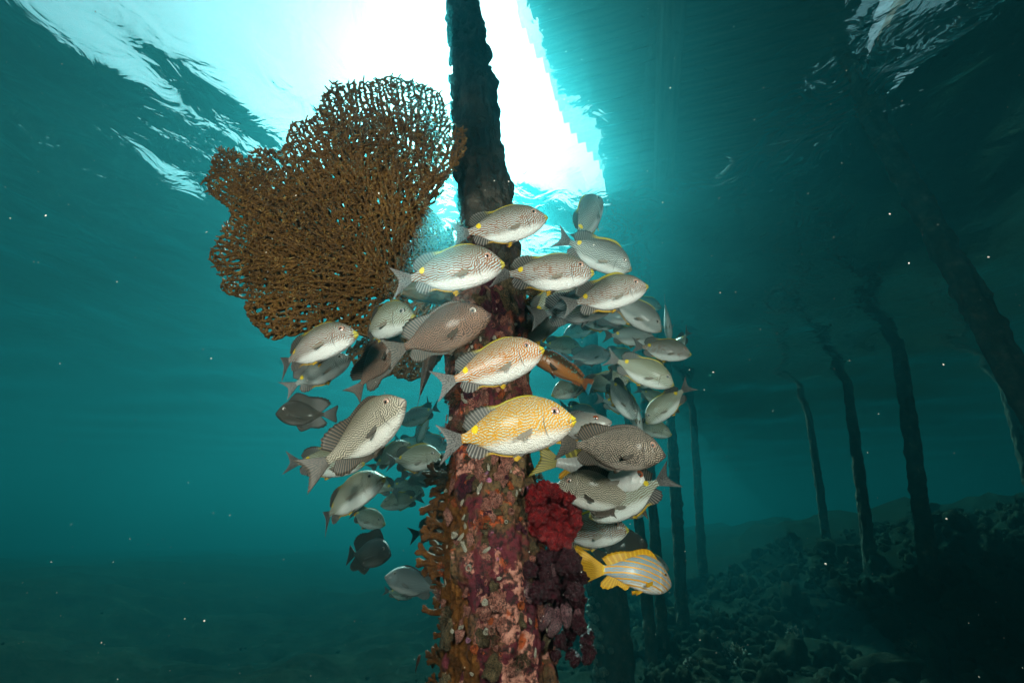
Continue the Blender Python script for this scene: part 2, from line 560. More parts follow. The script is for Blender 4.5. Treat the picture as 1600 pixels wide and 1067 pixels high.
M_SP = [growth_mat('pink_sponge', (0.24, 0.06, 0.045), (0.48, 0.18, 0.13), (0.66, 0.34, 0.26)),
        growth_mat('maroon_sponge', (0.05, 0.006, 0.016), (0.11, 0.012, 0.03), (0.17, 0.025, 0.04)),
        growth_mat('tan_turf', (0.07, 0.045, 0.02), (0.16, 0.10, 0.045), (0.28, 0.20, 0.11)),
        growth_mat('orange_sponge', (0.28, 0.045, 0.01), (0.55, 0.10, 0.02), (0.70, 0.2, 0.06)),
        growth_mat('lilac_sponge', (0.35, 0.12, 0.22), (0.52, 0.24, 0.38), (0.65, 0.4, 0.52))]
M_SHELL = growth_mat('pale_shell', (0.45, 0.38, 0.28), (0.68, 0.60, 0.48), (0.8, 0.75, 0.66))

def build_main_pile():
    zs = [p.z for p, _ in MAIN_PATH]
    zt = DECK_Z - 0.16
    pts, rad = [], []
    for z in np.linspace(-1.4, zt, 40):
        x, r = pile_axis(z)
        pts.append(Vector((x, MAIN_Y, z)) - PILE_BASE); rad.append(r)
    o = link('encrusted_pile', pile_mesh('encrusted_pile', pts, rad, M_MAIN, 150, 0.0078, 0.024, 2, 0.8, 0.022))
    o.location = PILE_BASE
    tag(o, 'thick central pile crusted with pink sponge and maroon algae, circled by the shoal', 'pile', 'piles standing under the pier')
    rr = random.Random(12)
    lumps = [[lump_mesh('sponge', M_SP[c], c * 3 + k, 3, 0.75, 0.35, 3.0 + 2 * k) for k in range(3)] for c in range(5)]
    wts = [6, 1.2, 3.2, 1.8, 0.4]
    for i in range(330):
        a = rr.gauss(0, 0.8)
        if abs(a) > 1.75: continue
        z = rr.uniform(-0.45, 0.95)
        c = rr.choices(range(5), wts)[0]
        if z > 0.55: c = rr.choice((1, 2, 1, 0))
        q = link('sponge', lumps[c][rr.randrange(3)], o)
        s = rr.uniform(0.004, 0.013) * (1.25 if c < 3 else 0.7) * (1.6 if rr.random() < .12 else 1)
        q.location = pile_surf(a, z, 0.004) - PILE_BASE
        q.scale = (s * rr.uniform(.7, 1.3), s * rr.uniform(.45, .9), s * rr.uniform(.8, 1.9))
        q.rotation_euler = (rr.uniform(-.4, .4), rr.uniform(-.6, .6), a)
    # darker clumps higher up, barnacles and oysters on the upper shaft
    dk = [lump_mesh('barnacle', M_FAR, 30 + k, 2, 0.5, 0.3, 4) for k in range(3)]
    for i in range(150):
        a = rr.uniform(-1.9, 1.9); z = rr.uniform(0.75, 2.35)
        q = link('barnacle', dk[rr.randrange(3)], o)
        s = rr.uniform(0.006, 0.017)
        q.location = pile_surf(a, z, 0.003) - PILE_BASE
        q.scale = (s, s * .7, s * rr.uniform(.8, 1.5)); q.rotation_euler = (0, rr.uniform(-.6, .6), a)
    # pale worm tubes and shell chips
    sh = [lump_mesh('shell', M_SHELL, 50 + k, 2, 0.5, 0.1, 3) for k in range(3)]
    for i in range(80):
        a = rr.gauss(0, 0.7); z = rr.uniform(-0.42, 0.7)
        if abs(a) > 1.6: continue
        q = link('shell', sh[rr.randrange(3)], o)
        s = rr.uniform(0.0022, 0.0052)
        q.location = pile_surf(a, z, 0.014) - PILE_BASE
        q.scale = (s, s * .6, s * rr.uniform(.9, 3.0)); q.rotation_euler = (rr.uniform(-.5, .5), rr.uniform(-1.3, 1.3), a)
    # cup shaped squirts and little feathery tufts that stand out from the crust
    def cup(mat):
        prof = [(0.25, -0.3), (0.6, 0.1), (0.85, 0.6), (0.95, 1.0), (0.82, 1.08), (0.62, 0.95), (0.5, 0.5), (0.0, 0.3)]
        V, F = [], []
        for r, h in prof:
            for j in range(12):
                a = 2 * math.pi * j / 12
                k = 1 + .12 * math.sin(3 * a + r * 4)
                V.append((r * k * math.cos(a), -h * 1.3, r * k * math.sin(a)))
        for i in range(len(prof) - 1):
            for j in range(12):
                F.append((i * 12 + j, i * 12 + (j + 1) % 12, (i + 1) * 12 + (j + 1) % 12, (i + 1) * 12 + j))
        return mesh('sea_squirt', V, F, mats=[mat])
    cups = [cup(M_SP[0]), cup(M_SP[3]), cup(M_SHELL), cup(M_SP[1]), cup(M_SP[4])]
    for i in range(70):
        a = rr.gauss(0.1, 0.75); z = rr.uniform(-0.45, 0.75)
        if abs(a) > 1.6: continue
        q = link('sea_squirt', rr.choices(cups, (5, 3, 2, 2, 1))[0], o)
        s = rr.uniform(0.004, 0.010)
        q.location = pile_surf(a, z, 0.012) - PILE_BASE
        q.scale = (s, s, s); q.rotation_euler = (rr.uniform(-.5, .6), rr.uniform(-.5, .5), a + rr.uniform(-.4, .4))
    tufts = []
    for k in range(4):
        pts, par, rad, tips = [Vector((0, 0, 0))], [-1], [.08], [0]
        r2 = random.Random(k + 300)
        for lev in range(5):
            new = []
            for i in tips:
                for _ in range(6 if lev == 0 else 2):
                    bd = (pts[i] - pts[par[i]]).normalized() if par[i] >= 0 else Vector((0, -1, 0))
                    d = (bd + Vector((r2.gauss(0, .5), r2.gauss(-.1, .3), r2.gauss(0, .5)))).normalized()
                    pts.append(pts[i] + d * .3); par.append(i); rad.append(.055 - lev * .008); new.append(len(pts) - 1)
            tips = new
        V, F = tubes(pts, par, rad, [], 4)
        tufts.append(mesh('tuft', V, F, mats=[M_SP[(2, 0, 2, 3)[k]]]))
    for i in range(60):
        a = rr.uniform(-1.7, 1.7); z = rr.uniform(-0.45, 0.9)
        q = link('tuft', tufts[rr.randrange(4)], o)
        s = rr.uniform(0.012, 0.026)
        q.location = pile_surf(a, z, 0.008) - PILE_BASE
        q.scale = (s, s, s); q.rotation_euler = (rr.uniform(-.6, .6), rr.uniform(0, 6), a)
    return o

# bushy knobs on the pile behind the yellow fish
def build_knobs():
    pile = [o for o in COL.objects if o.get('label', '').startswith('pile crusted with pale knobs')][0]
    kn = [lump_mesh('knob', growth_mat('pale_knob', (0.2, 0.19, 0.13), (0.42, 0.40, 0.3), (0.6, 0.58, 0.46)), 70 + k, 2, 0.4, 0.25, 4) for k in range(2)]
    rr = random.Random(5)
    for i in range(90):
        z = rr.uniform(0.1, 1.7); a = rr.gauss(-1.15, 0.35)
        q = link('knob', kn[i % 2], pile)
        s = rr.uniform(0.012, 0.034)
        q.location = (math.sin(a) * 0.155, -math.cos(a) * 0.155, z); q.scale = (s, s, s)
build_knobs()

# ------------------------------------------------------------------ branching corals grown in a plane
def inside(poly, x, y):
    c = False
    n = len(poly)
    for i in range(n):
        x1, y1 = poly[i]; x2, y2 = poly[i - 1]
        if (y1 > y) != (y2 > y) and x < (x2 - x1) * (y - y1) / (y2 - y1) + x1:
            c = not c
    return c
def grow(poly, roots, spacing, seed, step=None, kill=None):
    rr = np.random.default_rng(seed)
    xs = [p[0] for p in poly]; ys = [p[1] for p in poly]
    A = []
    for y in np.arange(min(ys), max(ys), spacing):
        for x in np.arange(min(xs), max(xs), spacing):
            a, b = x + rr.uniform(-.5, .5) * spacing, y + rr.uniform(-.5, .5) * spacing
            if inside(poly, a, b): A.append((a, b))
    A = np.array(A)
    step = step or spacing * 0.72
    kill = kill or spacing * 0.62
    N = [np.array(r, float) for r in roots]; par = [-1] * len(N)
    near = np.full(len(A), 1e9); idx = np.zeros(len(A), int)
    def upd(start):
        nonlocal near, idx
        M = np.array(N[start:])
        for c in range(0, len(M), 400):
            d = np.linalg.norm(A[:, None] - M[None, c:c + 400], axis=2)
            k = d.argmin(1); dm = d[np.arange(len(A)), k]
            w = dm < near
            near[w] = dm[w]; idx[w] = k[w] + start + c
    upd(0)
    alive = np.ones(len(A), bool)
    for it in range(160):
        alive &= near > kill
        if not alive.any(): break
        # a growing front: only attractors within reach pull, unless none does
        act = alive & (near < spacing * 4)
        if not act.any(): act = alive
        start = len(N)
        new = {}
        for i in np.nonzero(act)[0]:
            d = A[i] - N[idx[i]]
            new.setdefault(idx[i], []).append(d / (np.linalg.norm(d) + 1e-9))
        for k, ds in new.items():
            v = np.sum(ds, 0)
            l = np.linalg.norm(v)
            if l < 1e-3: v, l = ds[0], 1.0
            v = v / l
            if par[k] >= 0:
                w = N[k] - N[par[k]]; v = v + 0.30 * w / (np.linalg.norm(w) + 1e-9); v /= np.linalg.norm(v)
            N.append(N[k] + v * step + rr.normal(0, step * .17, 2)); par.append(k)
        upd(start)
        if len(N) > 14000: break
    return np.array(N), par
TWIG_START = [0]
def tubes(P3, par, rad, links, sides=5, twigs=None):
    V, F = [], []
    def tube(a, b, ra, rb, cap):
        ax = b - a
        if ax.length < 1e-6: return
        ax.normalize()
        e1 = ax.orthogonal().normalized(); e2 = ax.cross(e1)
        o = len(V)
        for c, r in ((a - ax * ra * .3, ra), (b, rb)):
            for k in range(sides):
                t = 2 * math.pi * k / sides
                V.append(c + (e1 * math.cos(t) + e2 * math.sin(t)) * r)
        for k in range(sides):
            F.append((o + k, o + (k + 1) % sides, o + sides + (k + 1) % sides, o + sides + k))
        if cap:
            V.append(b + ax * rb * 0.9)
            for k in range(sides): F.append((o + sides + k, o + sides + (k + 1) % sides, o + 2 * sides))
    kids = [0] * len(par)
    for i, p in enumerate(par):
        if p >= 0: kids[p] += 1
    for i, p in enumerate(par):
        if p >= 0: tube(P3[p], P3[i], rad[p], rad[i], kids[i] == 0)
    for a, b, r in links: tube(P3[a], P3[b], r, r, False)
    TWIG_START[0] = len(F)
    for a, d, r in (twigs or []): tube(a, a + d, r, r * .75, True)
    return V, F
def coral_plate(poly, roots, spacing, seed, dfun, r_tip, r_max, link_p=0.3, twig_p=0.4, view_side=-1, bumpy=0.02):
    N, par = grow(poly, roots, spacing, seed)
    rr = random.Random(seed)
    n = len(N)
    cnt = np.ones(n)
    for i in range(n - 1, -1, -1):
        if par[i] >= 0: cnt[par[i]] += cnt[i]
    rad = np.minimum(r_max, r_tip * cnt ** 0.16)
    P3 = []
    for x, y in N:
        d = dfun(x, y) + bumpy * fbm((x * .012, y * .012, seed), 3, 1.0)
        P3.append(P(x, y, d))
    kd = kdtree.KDTree(n)
    for i, (x, y) in enumerate(N): kd.insert((x, y, 0), i)
    kd.balance()
    links = []
    for i, (x, y) in enumerate(N):
        for co, j, dist in kd.find_range((x, y, 0), spacing * 1.5):
            if j <= i or par[j] == i or par[i] == j: continue
            if par[i] == par[j] or (par[j] >= 0 and par[par[j]] == i): continue
            if rr.random() < link_p: links.append((i, j, r_tip * 0.85))
    tw = []
    for i in range(n):
        if rr.random() < twig_p:
            out = P3[i].normalized() * view_side
            d = (out * rr.uniform(.1, 0.9) + Vector((rr.uniform(-1, 1), rr.uniform(-.5, .5), rr.uniform(-.2, 1.2))) * 0.6).normalized()
            tw.append((P3[i].copy(), d * rr.uniform(0.008, 0.017), r_tip * .9))
    return tubes(P3, par, rad, links, 5, tw)

build_main_pile()

def coral_mat():
    m = Mat('brown_coral')
    co = m.coord('Object')
    n1 = m.noise(co, 7, 3, 0.6)
    c = m.ramp(n1, [(0.3, (0.055, 0.022, 0.005)), (0.5, (0.11, 0.043, 0.008)), (0.7, (0.19, 0.08, 0.015))])
    c = m.mix(m.step(m.noise(co, 220, 2, .5), 0.5, 0.72), c, (0.30, 0.15, 0.04))
    b = m.bump(m.voro(co, 330), 0.5, 0.004)
    t = m.n('ShaderNodeBsdfTranslucent'); t.inputs['Color'].default_value = (0.55, 0.30, 0.05, 1)
    return m.done(m.mixs(0.12, m.bsdf(c, 0.6, 0.3, b), t.outputs[0]))
M_CORAL = coral_mat()
def coral_tip_mat():
    m = Mat('glint_coral_tip')
    co = m.coord('Object')
    c = m.ramp(m.noise(co, 60, 2, .5), [(0.35, (0.085, 0.034, 0.007)), (0.6, (0.19, 0.085, 0.016)), (0.75, (0.42, 0.25, 0.07))])  # pale tips, with golden sunlit glints put into their colour
    t = m.n('ShaderNodeBsdfTranslucent'); t.inputs['Color'].default_value = (0.7, 0.42, 0.1, 1)
    return m.done(m.mixs(0.2, m.bsdf(c, 0.5, 0.4), t.outputs[0]))
M_TIP = coral_tip_mat()
CORAL_POLY = [(716, 396), (692, 350), (668, 318), (672, 296), (700, 282), (716, 255), (731, 232), (728, 205), (704, 196), (698, 168), (690, 148), (668, 134), (640, 128), (612, 119), (585, 126),
              (556, 128), (538, 131), (520, 130), (503, 148), (497, 172), (488, 184), (455, 192), (446, 212), (440, 233), (424, 238), (404, 231), (384, 246), (362, 234), (342, 233), (330, 252),
              (318, 284), (330, 306), (352, 322), (366, 330), (352, 352), (338, 380), (326, 402), (338, 420), (347, 436), (344, 454), (366, 462), (386, 456), (384, 470), (420, 478), (470, 470),
              (540, 468), (600, 466), (650, 458), (700, 440), (716, 420)]
LOWER_POLY = [(384, 466), (380, 482), (392, 502), (408, 520), (424, 532), (448, 526), (480, 521), (512, 518), (545, 520), (580, 528), (620, 536), (660, 536), (700, 520), (712, 440), (660, 440), (560, 448), (460, 455)]
REAR_POLY = [(700, 520), (690, 560), (664, 592), (640, 596), (612, 588), (585, 592), (562, 578), (540, 560), (545, 540), (580, 520), (640, 500), (690, 490)]
RIGHT_POLY = [(822, 424), (850, 430), (880, 440), (896, 462), (880, 478), (862, 490), (846, 505), (830, 512), (818, 520), (812, 480)]
SPUR_POLY = [(716, 396), (700, 400), (694, 374), (700, 352), (716, 342), (724, 362), (726, 382)]
def d_plate(x, y): return 1.40 + 0.00040 * (x - 715) + 0.00052 * (y - 400)
def d_low(x, y): return 1.46 + 0.00055 * (x - 715) - 0.0010 * (y - 470)
def build_coral():
    base = Vector((pile_axis(0.8)[0] - 0.1, MAIN_Y, 0.8))
    root = empty('table_coral', base)
    tag(root, 'huge brown lace like table coral growing out from the central pile', 'coral')
    def part(name, vf, mat=M_CORAL):
        V, F = vf
        k = TWIG_START[0]
        o = link(name, mesh(name, [v - base for v in V], F, mats=[mat, M_TIP], midx=[0 if i < k else 1 for i in range(len(F))]), root)
        return o
    RT = [(712, 412), (690, 428), (660, 432), (630, 436), (600, 440)]
    part('branch_plate', coral_plate(CORAL_POLY, RT, 3.5, 3, d_plate, 0.0028, 0.0056, 0.14, 0.8))
    inner = [(p[0] * .86 + 600 * .14, p[1] * .80 + 380 * .20) for p in CORAL_POLY]
    part('inner_branches', coral_plate(inner, RT, 4.0, 8, lambda x, y: d_plate(x, y) + 0.022, 0.0030, 0.0058, 0.2, 0.25))
    mid_poly = [(p[0] * .80 + 560 * .20, p[1] * .66 + 420 * .34) for p in CORAL_POLY]
    part('inner_branches', coral_plate(mid_poly, RT, 4.8, 9, lambda x, y: d_plate(x, y) + 0.05, 0.0042, 0.0066, 0.3, 0.15))
    pile_side = [(716, 400), (700, 362), (672, 324), (640, 300), (596, 330), (590, 400), (600, 436), (660, 446), (704, 440)]
    part('inner_branches', coral_plate(pile_side, RT, 4.4, 14, lambda x, y: d_plate(x, y) + 0.035, 0.0036, 0.0062, 0.25, 0.3))
    part('lower_plate', coral_plate(LOWER_POLY, [(712, 448), (690, 458)], 4.6, 11, d_low, 0.0034, 0.006, 0.5, 0.5))
    part('lower_inner_plate', coral_plate(LOWER_POLY, [(712, 448), (690, 458)], 5.0, 12, lambda x, y: d_low(x, y) + 0.03, 0.0038, 0.006, 0.5, 0.3))
    part('rear_plate', coral_plate(REAR_POLY, [(700, 515), (700, 500)], 4.4, 21, lambda x, y: 1.52 - 0.0006 * (y - 540), 0.0038, 0.0055, 0.5, 0.5))
    part('rear_plate', coral_plate(REAR_POLY, [(700, 515), (700, 500)], 4.8, 22, lambda x, y: 1.56 - 0.0006 * (y - 540), 0.0038, 0.0055, 0.5, 0.2))
    part('side_plate', coral_plate(RIGHT_POLY, [(815, 470)], 4.2, 31, lambda x, y: 1.50, 0.0034, 0.0055, 0.5, 0.5))
    part('side_plate', coral_plate(RIGHT_POLY, [(815, 470)], 4.6, 32, lambda x, y: 1.53, 0.0034, 0.0055, 0.5, 0.2))
    part('spur', coral_plate(SPUR_POLY, [(722, 400)], 4.6, 41, lambda x, y: 1.42, 0.0040, 0.0055, 0.5, 0.4))
    # the stout tan stem that carries the plates
    pts = [P(735, 452, 1.44), P(690, 455, 1.42), P(640, 452, 1.40), P(590, 448, 1.385)]
    pm = pile_mesh('stem', [p - base for p in pts], (0.062, 0.045, 0.03, 0.012), M_SP[2], 24, 0.01, 0.006, 9)
    link('stem', pm, root)
build_coral()

# ------------------------------------------------------------------ fire coral down the side of the pile
def fire_mat():
    m = Mat('orange_fire_coral')
    co = m.coord('Object')
    n1 = m.noise(co, 34, 5, 0.7)
    c = m.ramp(n1, [(0.3, (0.045, 0.015, 0.004)), (0.45, (0.13, 0.042, 0.006)), (0.6, (0.20, 0.065, 0.008)), (0.75, (0.34, 0.13, 0.02))])
    return m.done(m.bsdf(c, 0.6, 0.3, m.bump(m.noise(co, 70, 5, 0.75), 1.0, 0.015)))
M_FIRE = fire_mat()
def build_fire_coral():
    z0 = pile_surf(0, -0.3).z
    base = pile_surf(-1.2, -0.30)
    root = empty('fire_coral', base)
    tag(root, 'orange brown fire coral spreading in blades down one side of the central pile', 'coral')
    # the crust that hugs the pile
    na, nz = 60, 150
    V, F = [], []
    for i in range(nz + 1):
        z = -0.52 + (0.20 + 0.52) * i / nz
        for j in range(na + 1):
            u = j / na
            edge = 0.20 * fbm((z * 6, 1.2, 0), 3, 1.3)
            top = 0.55 * smooth01(0.02, 0.20, z)
            a = -1.95 + u * (1.58 + edge - top)
            k = 0.006 * math.sin(math.pi * u) ** 0.5 + 0.012 * fbm((a * 2, z * 9, 1), 5, 2.5) - 0.016 * (1 - abs(fbm((a * 3, z * 7, 7), 2, 3.0))) ** 6 + 0.004
            if i in (0, nz) : k = -0.02
            V.append(pile_surf(a, z, k - (0.012 if j in (0, na) else 0)) - base)
    for i in range(nz):
        for j in range(na):
            p = i * (na + 1) + j
            F.append((p, p + 1, p + na + 2, p + na + 1))
    link('crust', mesh('crust', V, F, mats=[M_FIRE]), root)
    rr = random.Random(21)
    n = 0
    tip = growth_mat('fire_coral_tip', (0.42, 0.2, 0.05), (0.55, 0.32, 0.12), (0.65, 0.45, 0.25))
    for i in range(44):
        z = rr.uniform(-0.50, 0.15) if i > 9 else (0.19 - i * 0.026)
        a = rr.uniform(-2.0, -1.25)
        s = rr.uniform(0.6, 1.1) * (1.35 if i < 10 else 0.9)
        # forking blade in a plane that leaves the pile
        out = Vector((math.sin(a - .15), -math.cos(a - .15) , 0)); upv = Vector((0, 0, 1))
        nrm = out.cross(upv)
        segs = []
        def br(p, ang, l, r, dep):
            q = p + (out * math.cos(ang) + upv * math.sin(ang)) * l + nrm * rr.uniform(-.003, .003)
            segs.append((p, q, r, r * .86))
            if dep == 0: return
            for da in ((-0.5, 0.45) if rr.random() < .75 else (rr.uniform(-.3, .3),)):
                br(q, ang + da + rr.uniform(-.2, .2), l * rr.uniform(.7, .95), r * .86, dep - 1)
        br(Vector((0, 0, 0)), rr.uniform(-0.2, 0.55), 0.018 * s, 0.0095 * s, 3)
        V, F = [], []
        for p, q, ra, rb in segs:
            ax = (q - p).normalized(); e1 = ax.cross(nrm).normalized(); e2 = nrm
            o = len(V)
            for c, r in ((p - ax * ra * .4, ra), (q, rb)):
                for k in range(8):
                    t = 2 * math.pi * k / 8
                    V.append(c + e1 * math.cos(t) * r + e2 * math.sin(t) * r * .55)
            for k in range(8): F.append((o + k, o + (k + 1) % 8, o + 8 + (k + 1) % 8, o + 8 + k))
            V.append(q + ax * rb)
            for k in range(8): F.append((o + 8 + k, o + 8 + (k + 1) % 8, o + 16))
        b = link('blade', mesh('blade', V, F, mats=[M_FIRE]), root)
        b.location = pile_surf(a, z, 0.006) - base
build_fire_coral()

# ------------------------------------------------------------------ soft corals: fleshy lobes covered in polyps
def polyp_lobe(name, mat, k, seed, stretch=1.0, sub=5, cell=7.0, h=0.20):
    bm = bmesh.new()
    bmesh.ops.create_icosphere(bm, subdivisions=sub, radius=1)
    for v in bm.verts:
        p = v.co.copy()
        big = 1 + 0.48 * mnoise.noise(p * 1.5 + Vector((seed * 5.0, 1, 2)))
        d, _ = mnoise.voronoi(p * cell * 0.5 + Vector((seed, 0, 0)), distance_metric='DISTANCE')
        b = h * max(0.0, 1 - (d[0] / 0.62) ** 2)
        v.co = p * (big + b)
    me = bpy.data.meshes.new(name)
    bm.to_mesh(me); bm.free()
    me.polygons.foreach_set('use_smooth', [True] * len(me.polygons))
    me.materials.append(mat)
    return me
def soft_mat(name, deep, mid, tip, rough=0.32):
    m = Mat(name)
    co = m.coord('Object')
    d = m.vmath('LENGTH', co)
    c = m.ramp(m.noise(co, 2.2, 3, 0.6), [(0.3, deep), (0.55, mid), (0.75, tip)])
    sp = m.step(m.voro(co, 9), 0.22, 0.10)
    c = m.mix(m.math('MULTIPLY', sp, 0.55), c, tip)
    return m.done(m.bsdf(c, rough, 0.5, m.bump(m.noise(co, 16, 3, 0.6), 0.5, 0.08), Subsurface_Weight=0.0))
def build_soft_corals():
    red = soft_mat('red_soft_coral', (0.07, 0.0015, 0.004), (0.20, 0.004, 0.007), (0.46, 0.03, 0.02))
    mar = soft_mat('maroon_soft_coral', (0.010, 0.0008, 0.003), (0.030, 0.0016, 0.006), (0.085, 0.005, 0.014), 0.4)
    pale = growth_mat('pale_stalk', (0.10, 0.03, 0.04), (0.24, 0.11, 0.12), (0.40, 0.26, 0.27))
    D = 1.04
    base = P(845, 810, D + 0.06)
    r1 = empty('soft_coral', base)
    tag(r1, 'bright red knobbly soft coral in a ring shaped cluster beside the pile', 'coral')
    lm = [polyp_lobe('lobe', red, k, k + 1, cell=11.0, h=0.17) for k in range(3)]
    lobes = [(838, 774, 17), (853, 766, 15), (870, 770, 14), (888, 776, 14), (897, 796, 13), (900, 814, 11), (890, 826, 13), (882, 843, 13), (864, 844, 15), (851, 828, 15), (840, 806, 16), (834, 790, 14), (868, 792, 17), (878, 822, 17), (860, 810, 17), (884, 800, 13), (836, 825, 12)]
    rr = random.Random(2)
    for i, (x, y, s) in enumerate(lobes):
        o = link('lobe', lm[i % 3], r1)
        o.location = P(x, y, D + rr.uniform(-.015, .015) + (0.02 if i >= 12 else 0)) - base
        k = s * D / FPX * 0.98
        o.scale = (k, k * .9, k); o.rotation_euler = (rr.uniform(0, 6), rr.uniform(0, 6), rr.uniform(0, 6))
    so = link('stalk', lump_mesh('stalk', mar, 91, 3), r1)
    so.location = P(842, 812, D + 0.07) - base; so.scale = (0.05, 0.05, 0.07)
    # the dark hanging one
    D = 1.0
    base = P(845, 900, D + 0.1)
    r2 = empty('soft_coral', base)
    tag(r2, 'dark maroon soft coral with pale stalks hanging from the pile under the red one', 'coral')
    lm = [polyp_lobe('lobe', mar, k, k + 11, h=0.26, cell=6) for k in range(3)]
    lobes = [(868, 870, 20), (888, 880, 20), (900, 900, 18), (880, 905, 21), (860, 898, 19), (842, 905, 17), (838, 925, 16), (858, 925, 18), (880, 930, 18), (898, 925, 15), (900, 942, 14), (905, 960, 13), (908, 978, 12), (913, 998, 14), (917, 1016, 12), (920, 1028, 9), (898, 1030, 10), (890, 985, 13), (885, 1005, 13), (893, 1020, 11), (872, 1000, 10), (868, 1025, 9), (830, 890, 14), (876, 945, 14), (852, 870, 15)]
    for i, (x, y, s) in enumerate(lobes):
        o = link('lobe', lm[i % 3], r2)
        o.location = P(x + rr.uniform(-4, 4), y + rr.uniform(-3, 3), D + rr.uniform(-.03, .04)) - base
        k = s * D / FPX * rr.uniform(.68, .98)
        o.scale = (k, k * .85, k * 1.05); o.rotation_euler = (rr.uniform(0, 6), rr.uniform(0, 6), rr.uniform(0, 6))
    st = [lump_mesh('stalk', pale, 95 + k, 3, .4, .2, 4) for k in range(2)]
    for i, (x, y, s) in enumerate([(824, 922, 12), (866, 890, 6), (884, 960, 12), (868, 972, 14), (900, 966, 9), (852, 964, 12)]):
        o = link('stalk', st[i % 2], r2)
        o.location = P(x, y, D - 0.012) - base
        k = s * D / FPX
        o.scale = (k * .7, k * .6, k * 1.5); o.rotation_euler = (0, rr.uniform(-.6, .6), 0)
build_soft_corals()
# ------------------------------------------------------------------ fish
KS = np.array([0, .025, .06, .12, .2, .3, .4, .5, .6, .7, .8, .9, .96, 1.0])
PROFILES = {
    'spinefoot': dict(top=[-.012, .012, .045, .098, .142, .172, .184, .180, .163, .134, .096, .054, .036, .034],
                      bot=[-.036, -.056, -.078, -.110, -.138, -.158, -.168, -.170, -.160, -.136, -.094, -.048, -.034, -.032],
                      wid=[.012, .030, .045, .060, .070, .076, .077, .072, .062, .050, .036, .021, .014, .010], xp=-.30, mouth=-.024,
                      eye=(.372, .048, .035), fork=.085, span=.150, dors=(.26, .93, .012, .082), anal=(.50, .93, .010, .072), tailx=-.5),
    'maze': dict(top=[-.012, .014, .055, .112, .160, .194, .206, .200, .180, .146, .102, .056, .037, .035],
                 bot=[-.036, -.056, -.080, -.114, -.146, -.170, -.182, -.184, -.172, -.146, -.100, -.050, -.034, -.032],
                 wid=[.012, .030, .045, .062, .073, .080, .081, .076, .066, .053, .038, .022, .014, .010], xp=-.30, mouth=-.024,
                 eye=(.372, .056, .034), fork=.06, span=.160, dors=(.24, .93, .024, .10), anal=(.48, .93, .022, .088), tailx=-.5),
    'deep': dict(top=[-.012, .020, .075, .140, .195, .232, .242, .232, .206, .162, .108, .058, .040, .038],
                 bot=[-.036, -.060, -.090, -.130, -.168, -.196, -.208, -.206, -.190, -.156, -.104, -.052, -.036, -.034],
                 wid=[.014, .034, .050, .068, .080, .087, .088, .082, .070, .056, .040, .023, .015, .010], xp=-.28, mouth=-.026,
                 eye=(.378, .064, .035), fork=.035, span=.165, dors=(.22, .94, .055, .12), anal=(.46, .94, .04, .105), tailx=-.5),
    'snapper': dict(top=[-.010, .014, .040, .076, .110, .138, .148, .144, .130, .108, .080, .050, .040, .040],
                    bot=[-.036, -.052, -.070, -.092, -.112, -.124, -.128, -.124, -.112, -.092, -.066, -.044, -.038, -.038],
                    wid=[.014, .032, .046, .060, .070, .074, .073, .068, .058, .046, .033, .021, .015, .011], xp=-.29, mouth=-.028,
                    eye=(.350, .044, .034), fork=.07, span=.165, dors=(.30, .90, .030, .05), anal=(.62, .90, .03, .075), tailx=-.5),
    'parrot': dict(top=[-.004, .026, .054, .086, .112, .130, .136, .132, .120, .102, .080, .058, .050, .050],
                   bot=[-.030, -.054, -.074, -.098, -.116, -.128, -.132, -.128, -.116, -.098, -.076, -.055, -.048, -.048],
                   wid=[.020, .040, .052, .064, .072, .076, .075, .070, .060, .048, .036, .025, .018, .012], xp=-.33, mouth=-.016,
                   eye=(.372, .040, .018), fork=.02, span=.115, dors=(.22, .95, .032, .036), anal=(.55, .95, .03, .034), tailx=-.5),
    'sweetlips': dict(top=[-.020, .012, .055, .110, .158, .190, .198, .188, .164, .130, .092, .056, .044, .044],
                      bot=[-.046, -.064, -.084, -.112, -.134, -.146, -.148, -.140, -.124, -.100, -.072, -.048, -.042, -.042],
                      wid=[.016, .036, .052, .070, .082, .088, .086, .078, .066, .052, .037, .023, .016, .011], xp=-.25, mouth=-.032,
                      eye=(.375, .045, .028), fork=.012, span=.19, dors=(.22, .94, .055, .075), anal=(.66, .93, .05, .105), tailx=-.5),
}
for _k in ('top', 'bot'):
    PROFILES['spinefoot'][_k] = [v if i < 2 or i > 11 else v * 1.07 for i, v in enumerate(PROFILES['spinefoot'][_k])]
def curve(ys):
    ys = np.array(ys)
    m = np.gradient(ys, KS)
    def f(s):
        s = np.clip(s, 0, 1)
        i = np.clip(np.searchsorted(KS, s, side='right') - 1, 0, len(KS) - 2)
        h = KS[i + 1] - KS[i]; t = (s - KS[i]) / h
        return ((2 * t**3 - 3 * t**2 + 1) * ys[i] + (t**3 - 2 * t**2 + t) * h * m[i] + (-2 * t**3 + 3 * t**2) * ys[i + 1] + (t**3 - t**2) * h * m[i + 1])
    return f
def bend_pts(V, b):
    V = np.array(V, dtype=float)
    x = V[:, 0]
    V[:, 1] += np.where(x < .1, b * (x - .1) ** 2 * 1.3, b * (x - .1) ** 2 * .5)
    return V
